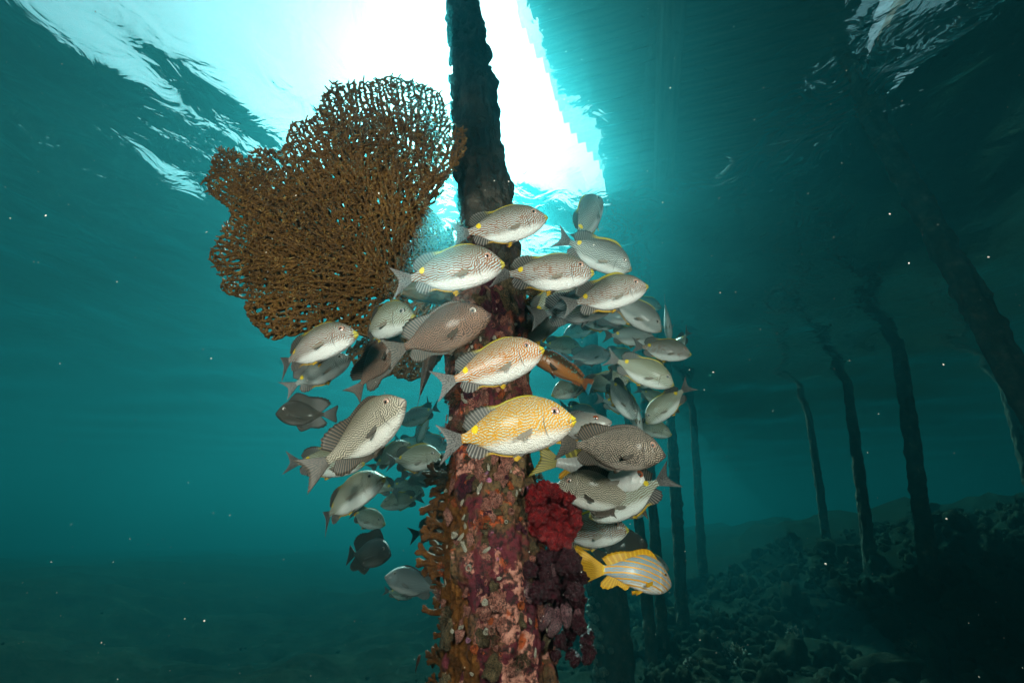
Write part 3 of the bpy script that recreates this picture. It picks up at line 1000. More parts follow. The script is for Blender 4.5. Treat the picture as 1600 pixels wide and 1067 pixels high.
def fin(base, tip, rows=5, th=0.0032, bulge=0.0):
    """ray fin between a base line and a tip line; two skins with raised rays"""
    base, tip = np.array(base, float), np.array(tip, float)
    n = len(base)
    V, UV, F = [], [], []
    for side in (1, -1):
        for j in range(rows + 1):
            v = j / rows
            for i in range(n):
                p = base[i] * (1 - v) + tip[i] * v
                ridge = 1.0 if i % 2 == 0 else 0.45
                p = p + np.array([0, side * th * ridge * (1 - .75 * v), 0])
                V.append(p); UV.append((i / (n - 1), v))
    m = n * (rows + 1)
    for s in (0, 1):
        for j in range(rows):
            for i in range(n - 1):
                a = s * m + j * n + i
                q = (a, a + 1, a + n + 1, a + n)
                F.append(q if s == 0 else q[::-1])
    loop = [j * n for j in range(rows + 1)] + [rows * n + i for i in range(1, n)] + [j * n + n - 1 for j in range(rows - 1, -1, -1)]
    for a, b in zip(loop, loop[1:]):
        F.append((a, a + m, b + m, b))
    return V, F, UV
FISH_CACHE = {}
def fish_meshes(kind, mats, bend, raised=1.0, key=None):
    k = (kind, mats['name'], round(bend, 2), raised)
    if k in FISH_CACHE: return FISH_CACHE[k]
    pr = PROFILES[kind]
    top, bot, wid = curve(pr['top']), curve(pr['bot']), curve(pr['wid'])
    xp = pr['xp']; mz = pr['mouth']
    X = lambda s: 0.5 - s * (0.5 - xp)
    S = lambda x: (0.5 - x) / (0.5 - xp)
    mid = lambda s: mz * (1 - s) ** 1.5
    rings = np.concatenate([[0, .006, .014, .025, .038], np.linspace(.052, .34, 24), np.linspace(.36, 1, 26)])
    nr, ns = len(rings), 30
    V, UV = [], []
    for s in rings:
        t, b, w, m_ = float(top(s)), float(bot(s)), float(wid(s)), float(mid(s))
        for j in range(ns):
            a = 2 * math.pi * (j + .5) / ns
            c, q = math.cos(a), math.sin(a)
            z = m_ + ((t - m_) * q if q > 0 else (m_ - b) * q)
            y = w * math.copysign(abs(c) ** 0.92, c) * (1 - .12 * q * q)
            # gill cover: swells towards its rear edge, then steps down
            zz = (z + .02) / .16
            se = .262 - .045 * zz * zz
            g = max(0.0, min(1.0, (s - se + .13) / .13)) * (1.0 if s < se else max(0.0, 1 - (s - se) / .018))
            y *= 1 + .085 * g * (1 if s > .06 else 0)
            # mouth slit between the lips
            if s < .075:
                y *= 1 - .45 * math.exp(-((z - mz + .25 * s) / .0045) ** 2)
            # cheek groove in front of the gill cover
            y *= 1 - .05 * math.exp(-((s - se + .085) / .010) ** 2)
            V.append((X(s), y, z)); UV.append((X(s) + .5, z + .5))
    F = []
    for i in range(nr - 1):
        for j in range(ns):
            a, b_ = i * ns + j, i * ns + (j + 1) % ns
            F.append((a, a + ns, b_ + ns, b_))
    F.append(tuple(range(ns))); F.append(tuple((nr - 1) * ns + j for j in range(ns))[::-1])
    out = {}
    def put(name, V, F, UV, mat):
        out[name] = mesh(name, bend_pts(V, bend).tolist(), F, uv=UV, mats=[mat])
    put('body', V, F, UV, mats['body'])
    # tail fin
    n = 25
    sp, fk = pr['span'], pr['fork']
    base, tip = [], []
    for i in range(n):
        a = -1 + 2 * i / (n - 1)
        base.append((xp + .012 - .004 * abs(a), 0, a * abs(pr['top'][-1]) * .96))
        r = abs(a)
        tx = pr['tailx'] + fk * (1 - r ** 1.3) + (.03 * r ** 6 if fk < .04 else 0) + (.006 if i % 2 else 0)
        tip.append((tx, 0, sp * math.copysign(r ** .92, a)))
    put('tail_fin', *fin(base, tip, 7, .0042), mats['tail'])
    # dorsal and anal fins
    for nm, f, sg in (('dorsal_fin', pr['dors'], 1), ('anal_fin', pr['anal'], -1)):
        s0, s1, hs, hr = f
        n = 37 if sg > 0 else 25
        base, tip = [], []
        for i in range(n):
            u = i / (n - 1); s = s0 + (s1 - s0) * u
            z = float(top(s) if sg > 0 else bot(s)); x = X(s)
            h = hs * raised * (min(1, u * 7) ** .7) * (1 - .25 * u) + (hr - hs * .7) * float(smooth01(.52, .80, u)) * (1 - .55 * float(smooth01(.86, 1.0, u)))
            h *= .94 if i % 2 else 1.03
            base.append((x, 0, z - sg * .010)); tip.append((x - .30 * h - (.65 * h * float(smooth01(.6, 1.0, u))), 0, z + sg * h))
        put(nm, *fin(base, tip, 4, .0030), mats['dorsal'] if sg > 0 else mats['anal'])
    # paired fins
    for sd in (1, -1):
        s = S(.205); w = float(wid(s)) * 1.02; zc = -.048
        n = 13; base, tip = [], []
        for i in range(n):
            a = -1 + 2 * i / (n - 1)
            base.append((.205 + .004 * a, sd * w * .96, zc + a * .017))
            ang = math.radians(206 - 15 * a)
            L = .125 * (1 - .30 * a * a) * (.93 if i % 2 else 1)
            tip.append((.205 + math.cos(ang) * L * .95, sd * (w + L * .24), zc + math.sin(ang) * L * .75))
        put('pectoral_fin' if sd > 0 else 'pectoral_fin_b', *fin(base, tip, 4, .0022), mats['pect'])
        s = S(.14); zb = float(bot(s)); n = 9; base, tip = [], []
        for i in range(n):
            a = i / (n - 1)
            base.append((.15 - .05 * a, sd * .016, zb + .012))
            L = .105 * (1 - .45 * a)
            tip.append((.15 - .05 * a - L * .93, sd * .036, zb + .012 - .034 * (1 - a) - .012))
        put('pelvic_fin' if sd > 0 else 'pelvic_fin_b', *fin(base, tip, 3, .0022), mats['anal'])
        # eyes
        ex, ez, er = pr['eye']; s = S(ex)
        t, w, m_ = float(top(s)), float(wid(s)), float(mid(s))
        q = (ez - m_) / (t - m_)
        ey = w * math.sqrt(max(.05, 1 - q * q)) * (1 - .12 * q * q)
        for nm, r, fl, off, mt in (('eye', er, .50, -.010, mats['eye']), ('pupil', er * .50, .45, er * .30 - .0100, M_PUPIL)):
            VV, FF, UU = [], [], []
            a_, b_ = 14, 20
            for i in range(a_ + 1):
                th = math.pi * i / a_
                for j in range(b_):
                    ph = 2 * math.pi * j / b_
                    VV.append((ex + r * math.sin(th) * math.cos(ph), sd * (ey + off + r * fl * math.cos(th)), ez + r * math.sin(th) * math.sin(ph)))
                    UU.append((math.sin(th) if th < math.pi / 2 else 1.0, 0))
            for i in range(a_):
                for j in range(b_):
                    p, q2 = i * b_ + j, i * b_ + (j + 1) % b_
                    FF.append((p, q2, q2 + b_, p + b_) if sd > 0 else (p + b_, q2 + b_, q2, p))
            put(nm if sd > 0 else nm + '_b', VV, FF, UU, mt)
    FISH_CACHE[k] = out
    return out

# ---- fish skins
def pupil_mat():
    m = Mat('pupil')
    return m.done(m.bsdf((0.004, 0.004, 0.005), 0.08, 0.6))
M_PUPIL = pupil_mat()
def eye_mat(name, iris, rim):
    m = Mat(name)
    r = m.xyz(m.coord('UV'))[0]
    n = m.noise(m.coord('Object'), 60, 3, .6)
    c = m.mix(m.step(r, 0.78, 0.92), iris, rim)
    c = m.mix(m.step(r, 0.62, 0.54), c, tuple(x * .5 for x in iris))
    c = m.mix(m.math('MULTIPLY', n, .35), c, tuple(x * .4 for x in iris))
    return m.done(m.bsdf(c, 0.12, 0.6, Coat_Weight=0.5))
def side_coords(m):
    uv = m.xyz(m.coord('UV'))
    return m.math('SUBTRACT', uv[0], .5), m.math('SUBTRACT', uv[1], .5), m.n('ShaderNodeObjectInfo').outputs['Random']
def gabor(m, vec, scale, freq, aniso, orient):
    g = m.n('ShaderNodeTexGabor', gabor_type='2D')
    m.put(g.inputs['Vector'], vec); m.put(g.inputs['Scale'], scale); m.put(g.inputs['Frequency'], freq)
    m.put(g.inputs['Anisotropy'], aniso); m.put(g.inputs['Orientation'], orient)
    return g.outputs['Value']
def line_skin(name, line, ground, back, belly, lips, freq=46.0, spot=True, thick=0.5, maze=0.0, back_amt=0.6, line_amt=1.0, belly_z=-.085, rough=0.42):
    """rabbitfish skin: wavy lines along the flank that break into a maze, pale belly, darker back"""
    m = Mat(name)
    x, z, rnd = side_coords(m)
    v0 = m.cxyz(m.math('ADD', x, m.math('MULTIPLY', rnd, 9.0)), m.math('ADD', z, m.math('MULTIPLY', rnd, 5.0)))
    wob = m.noise(v0, 14, 2, .5, out='Color')
    v = m.vmath('ADD', v0, m.vmath('SCALE', m.vmath('SUBTRACT', wob, (.5, .5, .5)), scale=.022))
    head = m.step(x, .20, .27)
    bk = m.step(z, .05, .12)
    an = m.math('SUBTRACT', .92 - maze, m.math('MULTIPLY', m.math('MAXIMUM', bk, head), .35 * (1 - maze)))
    ori = m.math('ADD', math.pi / 2 - .08, m.math('MULTIPLY', head, 1.0))
    g = gabor(m, v, 14.0, freq / 14.0, an, ori)
    ln = m.step(g, thick - .035, thick + .035)
    if line_amt < 1: ln = m.math('MULTIPLY', ln, line_amt)
    c = m.mix(ln, ground, line)
    # pale belly, darker back
    bz = m.math('ADD', z, m.math('MULTIPLY', m.noise(v0, 7, 2, .5), .04))
    c = m.mix(m.step(bz, belly_z + .055, belly_z - .01), c, belly)
    c = m.mix(m.math('MULTIPLY', m.step(z, .0, .15), back_amt), c, back)
    # head: paler below the eye, lips
    c = m.mix(m.step(x, .462, .478), c, lips)
    mouthd = m.math('ABSOLUTE', m.math('ADD', m.math('SUBTRACT', z, -.024), m.math('MULTIPLY', m.math('SUBTRACT', .5, x), .31)))
    mo = m.math('MULTIPLY', m.step(mouthd, .0042, .0016), m.step(x, .442, .452))  # the slit's recess shade painted on as a dark line
    c = m.mix(mo, c, (0.03, 0.02, 0.02))
    # rear edge of the gill cover
    zz = m.math('DIVIDE', m.math('ADD', z, .02), .16)
    ge = m.math('SUBTRACT', .5 - .262 * .8, m.math('MULTIPLY', m.math('MULTIPLY', zz, zz), -.045 * .8))
    gd = m.math('ABSOLUTE', m.math('SUBTRACT', x, ge))
    gl = m.math('MULTIPLY', m.step(gd, .006, .001), m.math('MULTIPLY', m.step(z, .06, .0), m.step(z, -.13, -.08)))
    c = m.mix(m.math('MULTIPLY', gl, .65), c, (0.05, 0.035, 0.03))
    if spot:
        dx = m.math('DIVIDE', m.math('ADD', x, .190), .025); dz = m.math('DIVIDE', m.math('SUBTRACT', z, .042), .031)
        dd = m.math('ADD', m.math('MULTIPLY', dx, dx), m.math('MULTIPLY', dz, dz))
        c = m.mix(m.step(dd, 1.1, .8), c, (0.85, 0.60, 0.0))
    sc = m.voro(m.vmath('MULTIPLY', v0, (1, 1.25, 1)), 105)
    return m.done(m.bsdf(c, rough, .6, m.bump(sc, .55, .004), Coat_Weight=0.1, Coat_Roughness=0.15))
def fin_skin(name, ray, web, edge=None, rays=12, spots=None, trans=.35, edge_at=.62):
    m = Mat(name)
    uv = m.xyz(m.coord('UV'))
    st = m.math('ABSOLUTE', m.math('SINE', m.math('MULTIPLY', uv[0], math.pi * rays)))
    c = m.mix(m.step(st, .35, .75), web, ray)
    if spots:
        vv = m.voro(m.cxyz(m.math('MULTIPLY', uv[0], 1.0), m.math('MULTIPLY', uv[1], .8), 0), 17)
        c = m.mix(m.math('MULTIPLY', m.step(vv, .50, .36), m.step(uv[1], 1.0, .55)), c, spots)
    if edge:
        c = m.mix(m.math('MULTIPLY', m.step(uv[1], edge_at, edge_at + .1), m.step(uv[0], .72, .55)), c, edge)
    p = m.bsdf(c, .45, .4)
    t = m.n('ShaderNodeBsdfTranslucent'); m.put(t.inputs['Color'], c)
    return m.done(m.mixs(trans, p, t.outputs[0]))
def plain_skin(name, fn, rough=.35):
    m = Mat(name)
    x, z, rnd = side_coords(m)
    v0 = m.cxyz(m.math('ADD', x, m.math('MULTIPLY', rnd, 9.0)), z)
    c = fn(m, x, z, v0)
    sc = m.voro(m.vmath('MULTIPLY', v0, (1, 1.2, 1)), 60)
    return m.done(m.bsdf(c, rough, .5, m.bump(sc, .2, .003), Coat_Weight=0.2, Coat_Roughness=0.2))
def snapper_fn(base, belly, back):
    def fn(m, x, z, v0):
        c = m.mix(m.step(z, .0, -.09), base, belly)
        c = m.mix(m.math('MULTIPLY', m.step(z, .02, .14), .8), c, back)
        rows = m.math('SINE', m.math('MULTIPLY', m.math('ADD', x, m.math('MULTIPLY', z, .5)), 190))
        c = m.mix(m.math('MULTIPLY', m.step(rows, .2, 1), m.math('MULTIPLY', m.step(x, .22, .12), .25)), c, tuple(q * .45 for q in base))
        c = m.mix(m.math('MULTIPLY', m.noise(v0, 22, 3, .6), .3), c, tuple(q * .6 for q in base))
        mouthd = m.math('ABSOLUTE', m.math('ADD', m.math('SUBTRACT', z, -.028), m.math('MULTIPLY', m.math('SUBTRACT', .5, x), .34)))  # dark line paints the shade inside the mouth
        return m.mix(m.math('MULTIPLY', m.step(mouthd, .005, .001), m.step(x, .39, .405)), c, tuple(q * .2 for q in base))
    return fn
def parrot_fn(m, x, z, v0):
    n = m.noise(v0, 9, 3, .6)
    zz = m.math('ADD', z, m.math('MULTIPLY', n, .06))
    c = m.mix(m.step(zz, .02, .075), (0.36, 0.13, 0.035), (0.055, 0.028, 0.012))
    c = m.mix(m.step(z, -.06, -.11), c, (0.30, 0.13, 0.06))
    fl = m.voro(m.vmath('MULTIPLY', v0, (1.0, .55, 1)), 34)
    c = m.mix(m.math('MULTIPLY', m.step(fl, .32, .20), m.step(z, -.06, .04)), c, (0.10, 0.33, 0.30))
    return c
def stripe_fn(m, x, z, v0):
    w = m.math('ADD', z, m.math('MULTIPLY', m.math('MULTIPLY', x, x), .55))
    w = m.math('ADD', w, m.math('MULTIPLY', m.noise(v0, 16, 3, .6), .014))
    s1 = m.math('SINE', m.math('MULTIPLY', w, 2 * math.pi / .052))
    s2 = m.math('SINE', m.math('ADD', m.math('MULTIPLY', w, 2 * math.pi / .052), math.pi))
    g = m.mix(m.step(z, -.04, -.10), (0.26, 0.33, 0.40), (0.74, 0.70, 0.68))
    g = m.mix(m.step(z, .05, .15), g, (0.20, 0.30, 0.36))
    c = m.mix(m.math('MULTIPLY', m.step(s1, .45, .75), m.step(z, -.14, -.09)), g, (0.75, 0.33, 0.015))
    thin = m.math('MULTIPLY', m.step(s2, .9, .98), m.step(m.noise(v0, 45, 2, .5), .42, .5))
    c = m.mix(m.math('MULTIPLY', thin, .8), c, (0.60, 0.27, 0.04))
    c = m.mix(m.step(x, -.225, -.25), c, (0.85, 0.50, 0.02))
    return c

GREYF = fin_skin('grey_fin', (0.05, 0.05, 0.05), (0.26, 0.27, 0.26), None, 30)
E_PINK = eye_mat('pink_iris', (0.60, 0.36, 0.28), (0.16, 0.08, 0.06))
E_SILV = eye_mat('silver_iris', (0.50, 0.46, 0.42), (0.10, 0.09, 0.08))
E_RED = eye_mat('red_iris', (0.40, 0.10, 0.04), (0.10, 0.04, 0.02))
def skinset(name, body, tail, dorsal, anal, pect, eye):
    return dict(name=name, body=body, tail=tail, dorsal=dorsal, anal=anal, pect=pect, eye=eye)
YEL = (0.80, 0.52, 0.0)
spot_tail = fin_skin('spotted_tail', (0.13, 0.13, 0.13), (0.24, 0.235, 0.22), None, 12, (0.05, 0.035, 0.028))
dors_y = fin_skin('yellow_edged_dorsal', (0.045, 0.042, 0.036), (0.15, 0.15, 0.13), (0.42, 0.35, 0.02), 30, edge_at=.35)
anal_y = fin_skin('yellow_edged_anal', (0.06, 0.05, 0.045), (0.27, 0.26, 0.24), (0.55, 0.33, 0.01), 20, edge_at=.5)
pect_g = fin_skin('clear_pectoral', (0.26, 0.22, 0.17), (0.46, 0.41, 0.34), None, 6, trans=.45)
brown_f = fin_skin('brown_fin', (0.035, 0.026, 0.018), (0.16, 0.12, 0.085), None, 30)
brown_t = fin_skin('brown_tail', (0.05, 0.04, 0.03), (0.15, 0.12, 0.09), None, 12, (0.03, 0.02, 0.015), trans=.25)
dark_f = fin_skin('dark_fin', (0.022, 0.022, 0.02), (0.10, 0.10, 0.08), None, 30, trans=.4)
yel_f = fin_skin('yellow_fin', (0.70, 0.34, 0.01), (0.85, 0.50, 0.03), None, 12)
yel_g = fin_skin('green_yellow_fin', (0.22, 0.17, 0.03), (0.52, 0.42, 0.06), None, 12)
blue_f = fin_skin('blue_edged_fin', (0.20, 0.07, 0.03), (0.36, 0.13, 0.05), (0.02, 0.22, 0.30), 12, edge_at=.5)
SK = {
    'gold': ('spinefoot', skinset('gold', line_skin('gold_lined_skin', (0.64, 0.30, 0.008), (0.46, 0.53, 0.46), (0.16, 0.115, 0.02), (0.74, 0.70, 0.64), (0.72, 0.55, 0.02), 53, True, .45, .28, .5), spot_tail, dors_y, anal_y, pect_g, E_PINK)),
    'amber': ('spinefoot', skinset('amber', line_skin('amber_lined_skin', (0.50, 0.17, 0.012), (0.50, 0.60, 0.60), (0.13, 0.11, 0.04), (0.76, 0.73, 0.69), (0.66, 0.52, 0.03), 52, True, .46, .24, .65), spot_tail, dors_y, anal_y, pect_g, E_PINK)),
    'line': ('spinefoot', skinset('line', line_skin('orange_lined_skin', (0.24, 0.085, 0.02), (0.42, 0.55, 0.58), (0.08, 0.085, 0.05), (0.76, 0.74, 0.72), (0.55, 0.46, 0.05), 52, True, .47, .18, .8), spot_tail, dors_y, anal_y, pect_g, E_PINK)),
    'pale': ('spinefoot', skinset('pale', line_skin('pale_lined_skin', (0.20, 0.115, 0.03), (0.50, 0.58, 0.52), (0.12, 0.12, 0.05), (0.74, 0.74, 0.70), (0.45, 0.40, 0.08), 50, True, .49, .1, .75, .9), spot_tail, dors_y, anal_y, pect_g, E_SILV)),
    'dusk': ('spinefoot', skinset('dusk', line_skin('dusky_lined_skin', (0.10, 0.085, 0.065), (0.44, 0.50, 0.49), (0.07, 0.075, 0.065), (0.68, 0.69, 0.68), (0.25, 0.22, 0.12), 50, True, .50, .2, .85, .9), spot_tail, dors_y, anal_y, pect_g, E_SILV)),
    'maze': ('maze', skinset('maze', line_skin('brown_maze_skin', (0.065, 0.042, 0.028), (0.46, 0.38, 0.30), (0.05, 0.04, 0.03), (0.52, 0.42, 0.36), (0.10, 0.07, 0.06), 58, False, .46, .62, .55, 1.0, -.15), brown_t, brown_f, brown_f, brown_f, E_PINK)),
    'mazelight': ('maze', skinset('mazelight', line_skin('pale_maze_skin', (0.10, 0.075, 0.045), (0.56, 0.49, 0.39), (0.10, 0.08, 0.04), (0.80, 0.75, 0.69), (0.45, 0.36, 0.30), 58, False, .50, .5, .7, 1.0, -.09), brown_t, brown_f, brown_f, brown_f, E_PINK)),
    'brown': ('maze', skinset('brown', line_skin('dark_brown_maze_skin', (0.05, 0.022, 0.014), (0.26, 0.15, 0.10), (0.03, 0.02, 0.014), (0.28, 0.17, 0.12), (0.10, 0.06, 0.05), 56, False, .52, .6, .6, 1.0, -.15), brown_t, brown_f, brown_f, brown_f, E_SILV)),
    'dark': ('deep', skinset('dark', line_skin('blackish_maze_skin', (0.018, 0.016, 0.012), (0.07, 0.065, 0.05), (0.018, 0.018, 0.015), (0.12, 0.11, 0.10), (0.04, 0.035, 0.03), 54, False, .5, .5, .5, .9, -.16), dark_f, dark_f, dark_f, dark_f, E_SILV)),
    'grey': ('maze', skinset('grey', line_skin('grey_maze_skin', (0.06, 0.07, 0.075), (0.30, 0.34, 0.35), (0.07, 0.08, 0.08), (0.50, 0.50, 0.50), (0.30, 0.28, 0.26), 50, False, .5, .4, .6, .8, -.12), GREYF, GREYF, GREYF, GREYF, E_SILV)),
    'snapper': ('snapper', skinset('snapper', plain_skin('grey_snapper_skin', snapper_fn((0.25, 0.235, 0.21), (0.50, 0.46, 0.44), (0.14, 0.13, 0.115))), yel_g, GREYF, yel_f, pect_g, E_RED)),
    'white': ('snapper', skinset('white', plain_skin('white_snapper_skin', snapper_fn((0.62, 0.58, 0.55), (0.84, 0.81, 0.78), (0.34, 0.31, 0.25))), yel_g, yel_g, yel_f, pect_g, E_RED)),
    'parrot': ('parrot', skinset('parrot', plain_skin('parrot_skin', parrot_fn), blue_f, blue_f, blue_f, brown_f, E_RED)),
    'stripe': ('sweetlips', skinset('stripe', plain_skin('striped_skin', stripe_fn, .4), yel_f, yel_f, yel_f, yel_f, E_SILV)),
    'tiny': ('parrot', skinset('tiny', plain_skin('rust_skin', lambda m, x, z, v0: m.mix(m.noise(v0, 9, 2, .5), (0.10, 0.03, 0.015), (0.22, 0.06, 0.03))), brown_f, brown_f, brown_f, brown_f, E_SILV)),
}
PART_NAMES = ('body', 'tail_fin', 'dorsal_fin', 'anal_fin', 'pectoral_fin', 'pectoral_fin_b', 'pelvic_fin', 'pelvic_fin_b', 'eye', 'eye_b')
def place_fish(skin, nose, tail, yaw, length, bend, label, raised=1.0, roll=0.0, name='rabbitfish', group='shoal of rabbitfish round the pile'):
    """nose and tail are where the fish's two ends lie in the photograph; its real length gives its distance"""
    kind, mats = SK[skin]
    lp = math.hypot(nose[0] - tail[0], nose[1] - tail[1])
    ya = R(yaw)
    d = length * math.cos(ya) * FPX / lp
    h = 0.5 * length * math.sin(ya)
    N, T = P(nose[0], nose[1], d - h), P(tail[0], tail[1], d + h)
    fw = (N - T)
    L = fw.length
    fw.normalize()
    view = ((N + T) / 2).normalized()
    up = Vector((0, 0, 1)) * 0.45 + (Vector((0, 0, 1)) - view * view.z).normalized() * 0.55
    # a steep fish keeps its back towards the upper side
    lat = up.cross(fw)
    if lat.length < .3:
        lat = view.cross(fw) * (-1 if nose[0] >= tail[0] else 1)
    lat.normalize()
    upv = fw.cross(lat).normalized()
    M = Matrix((fw, lat, upv)).transposed().to_4x4()
    M = Matrix.Translation((N + T) / 2) @ M @ Matrix.Rotation(R(roll), 4, 'X') @ Matrix.Scale(L, 4)
    root = empty(name)
    root.matrix_world = M
    tag(root, label, 'fish', group)
    me = fish_meshes(kind, mats, bend, raised)
    for p in PART_NAMES:
        o = link(p.replace('_b', '') if p != 'body' else 'body', me[p], root)
        if p.startswith('eye'):
            link('pupil', me['pupil' + p[3:]], o)
    return root
G1 = 'shoal of rabbitfish round the pile'
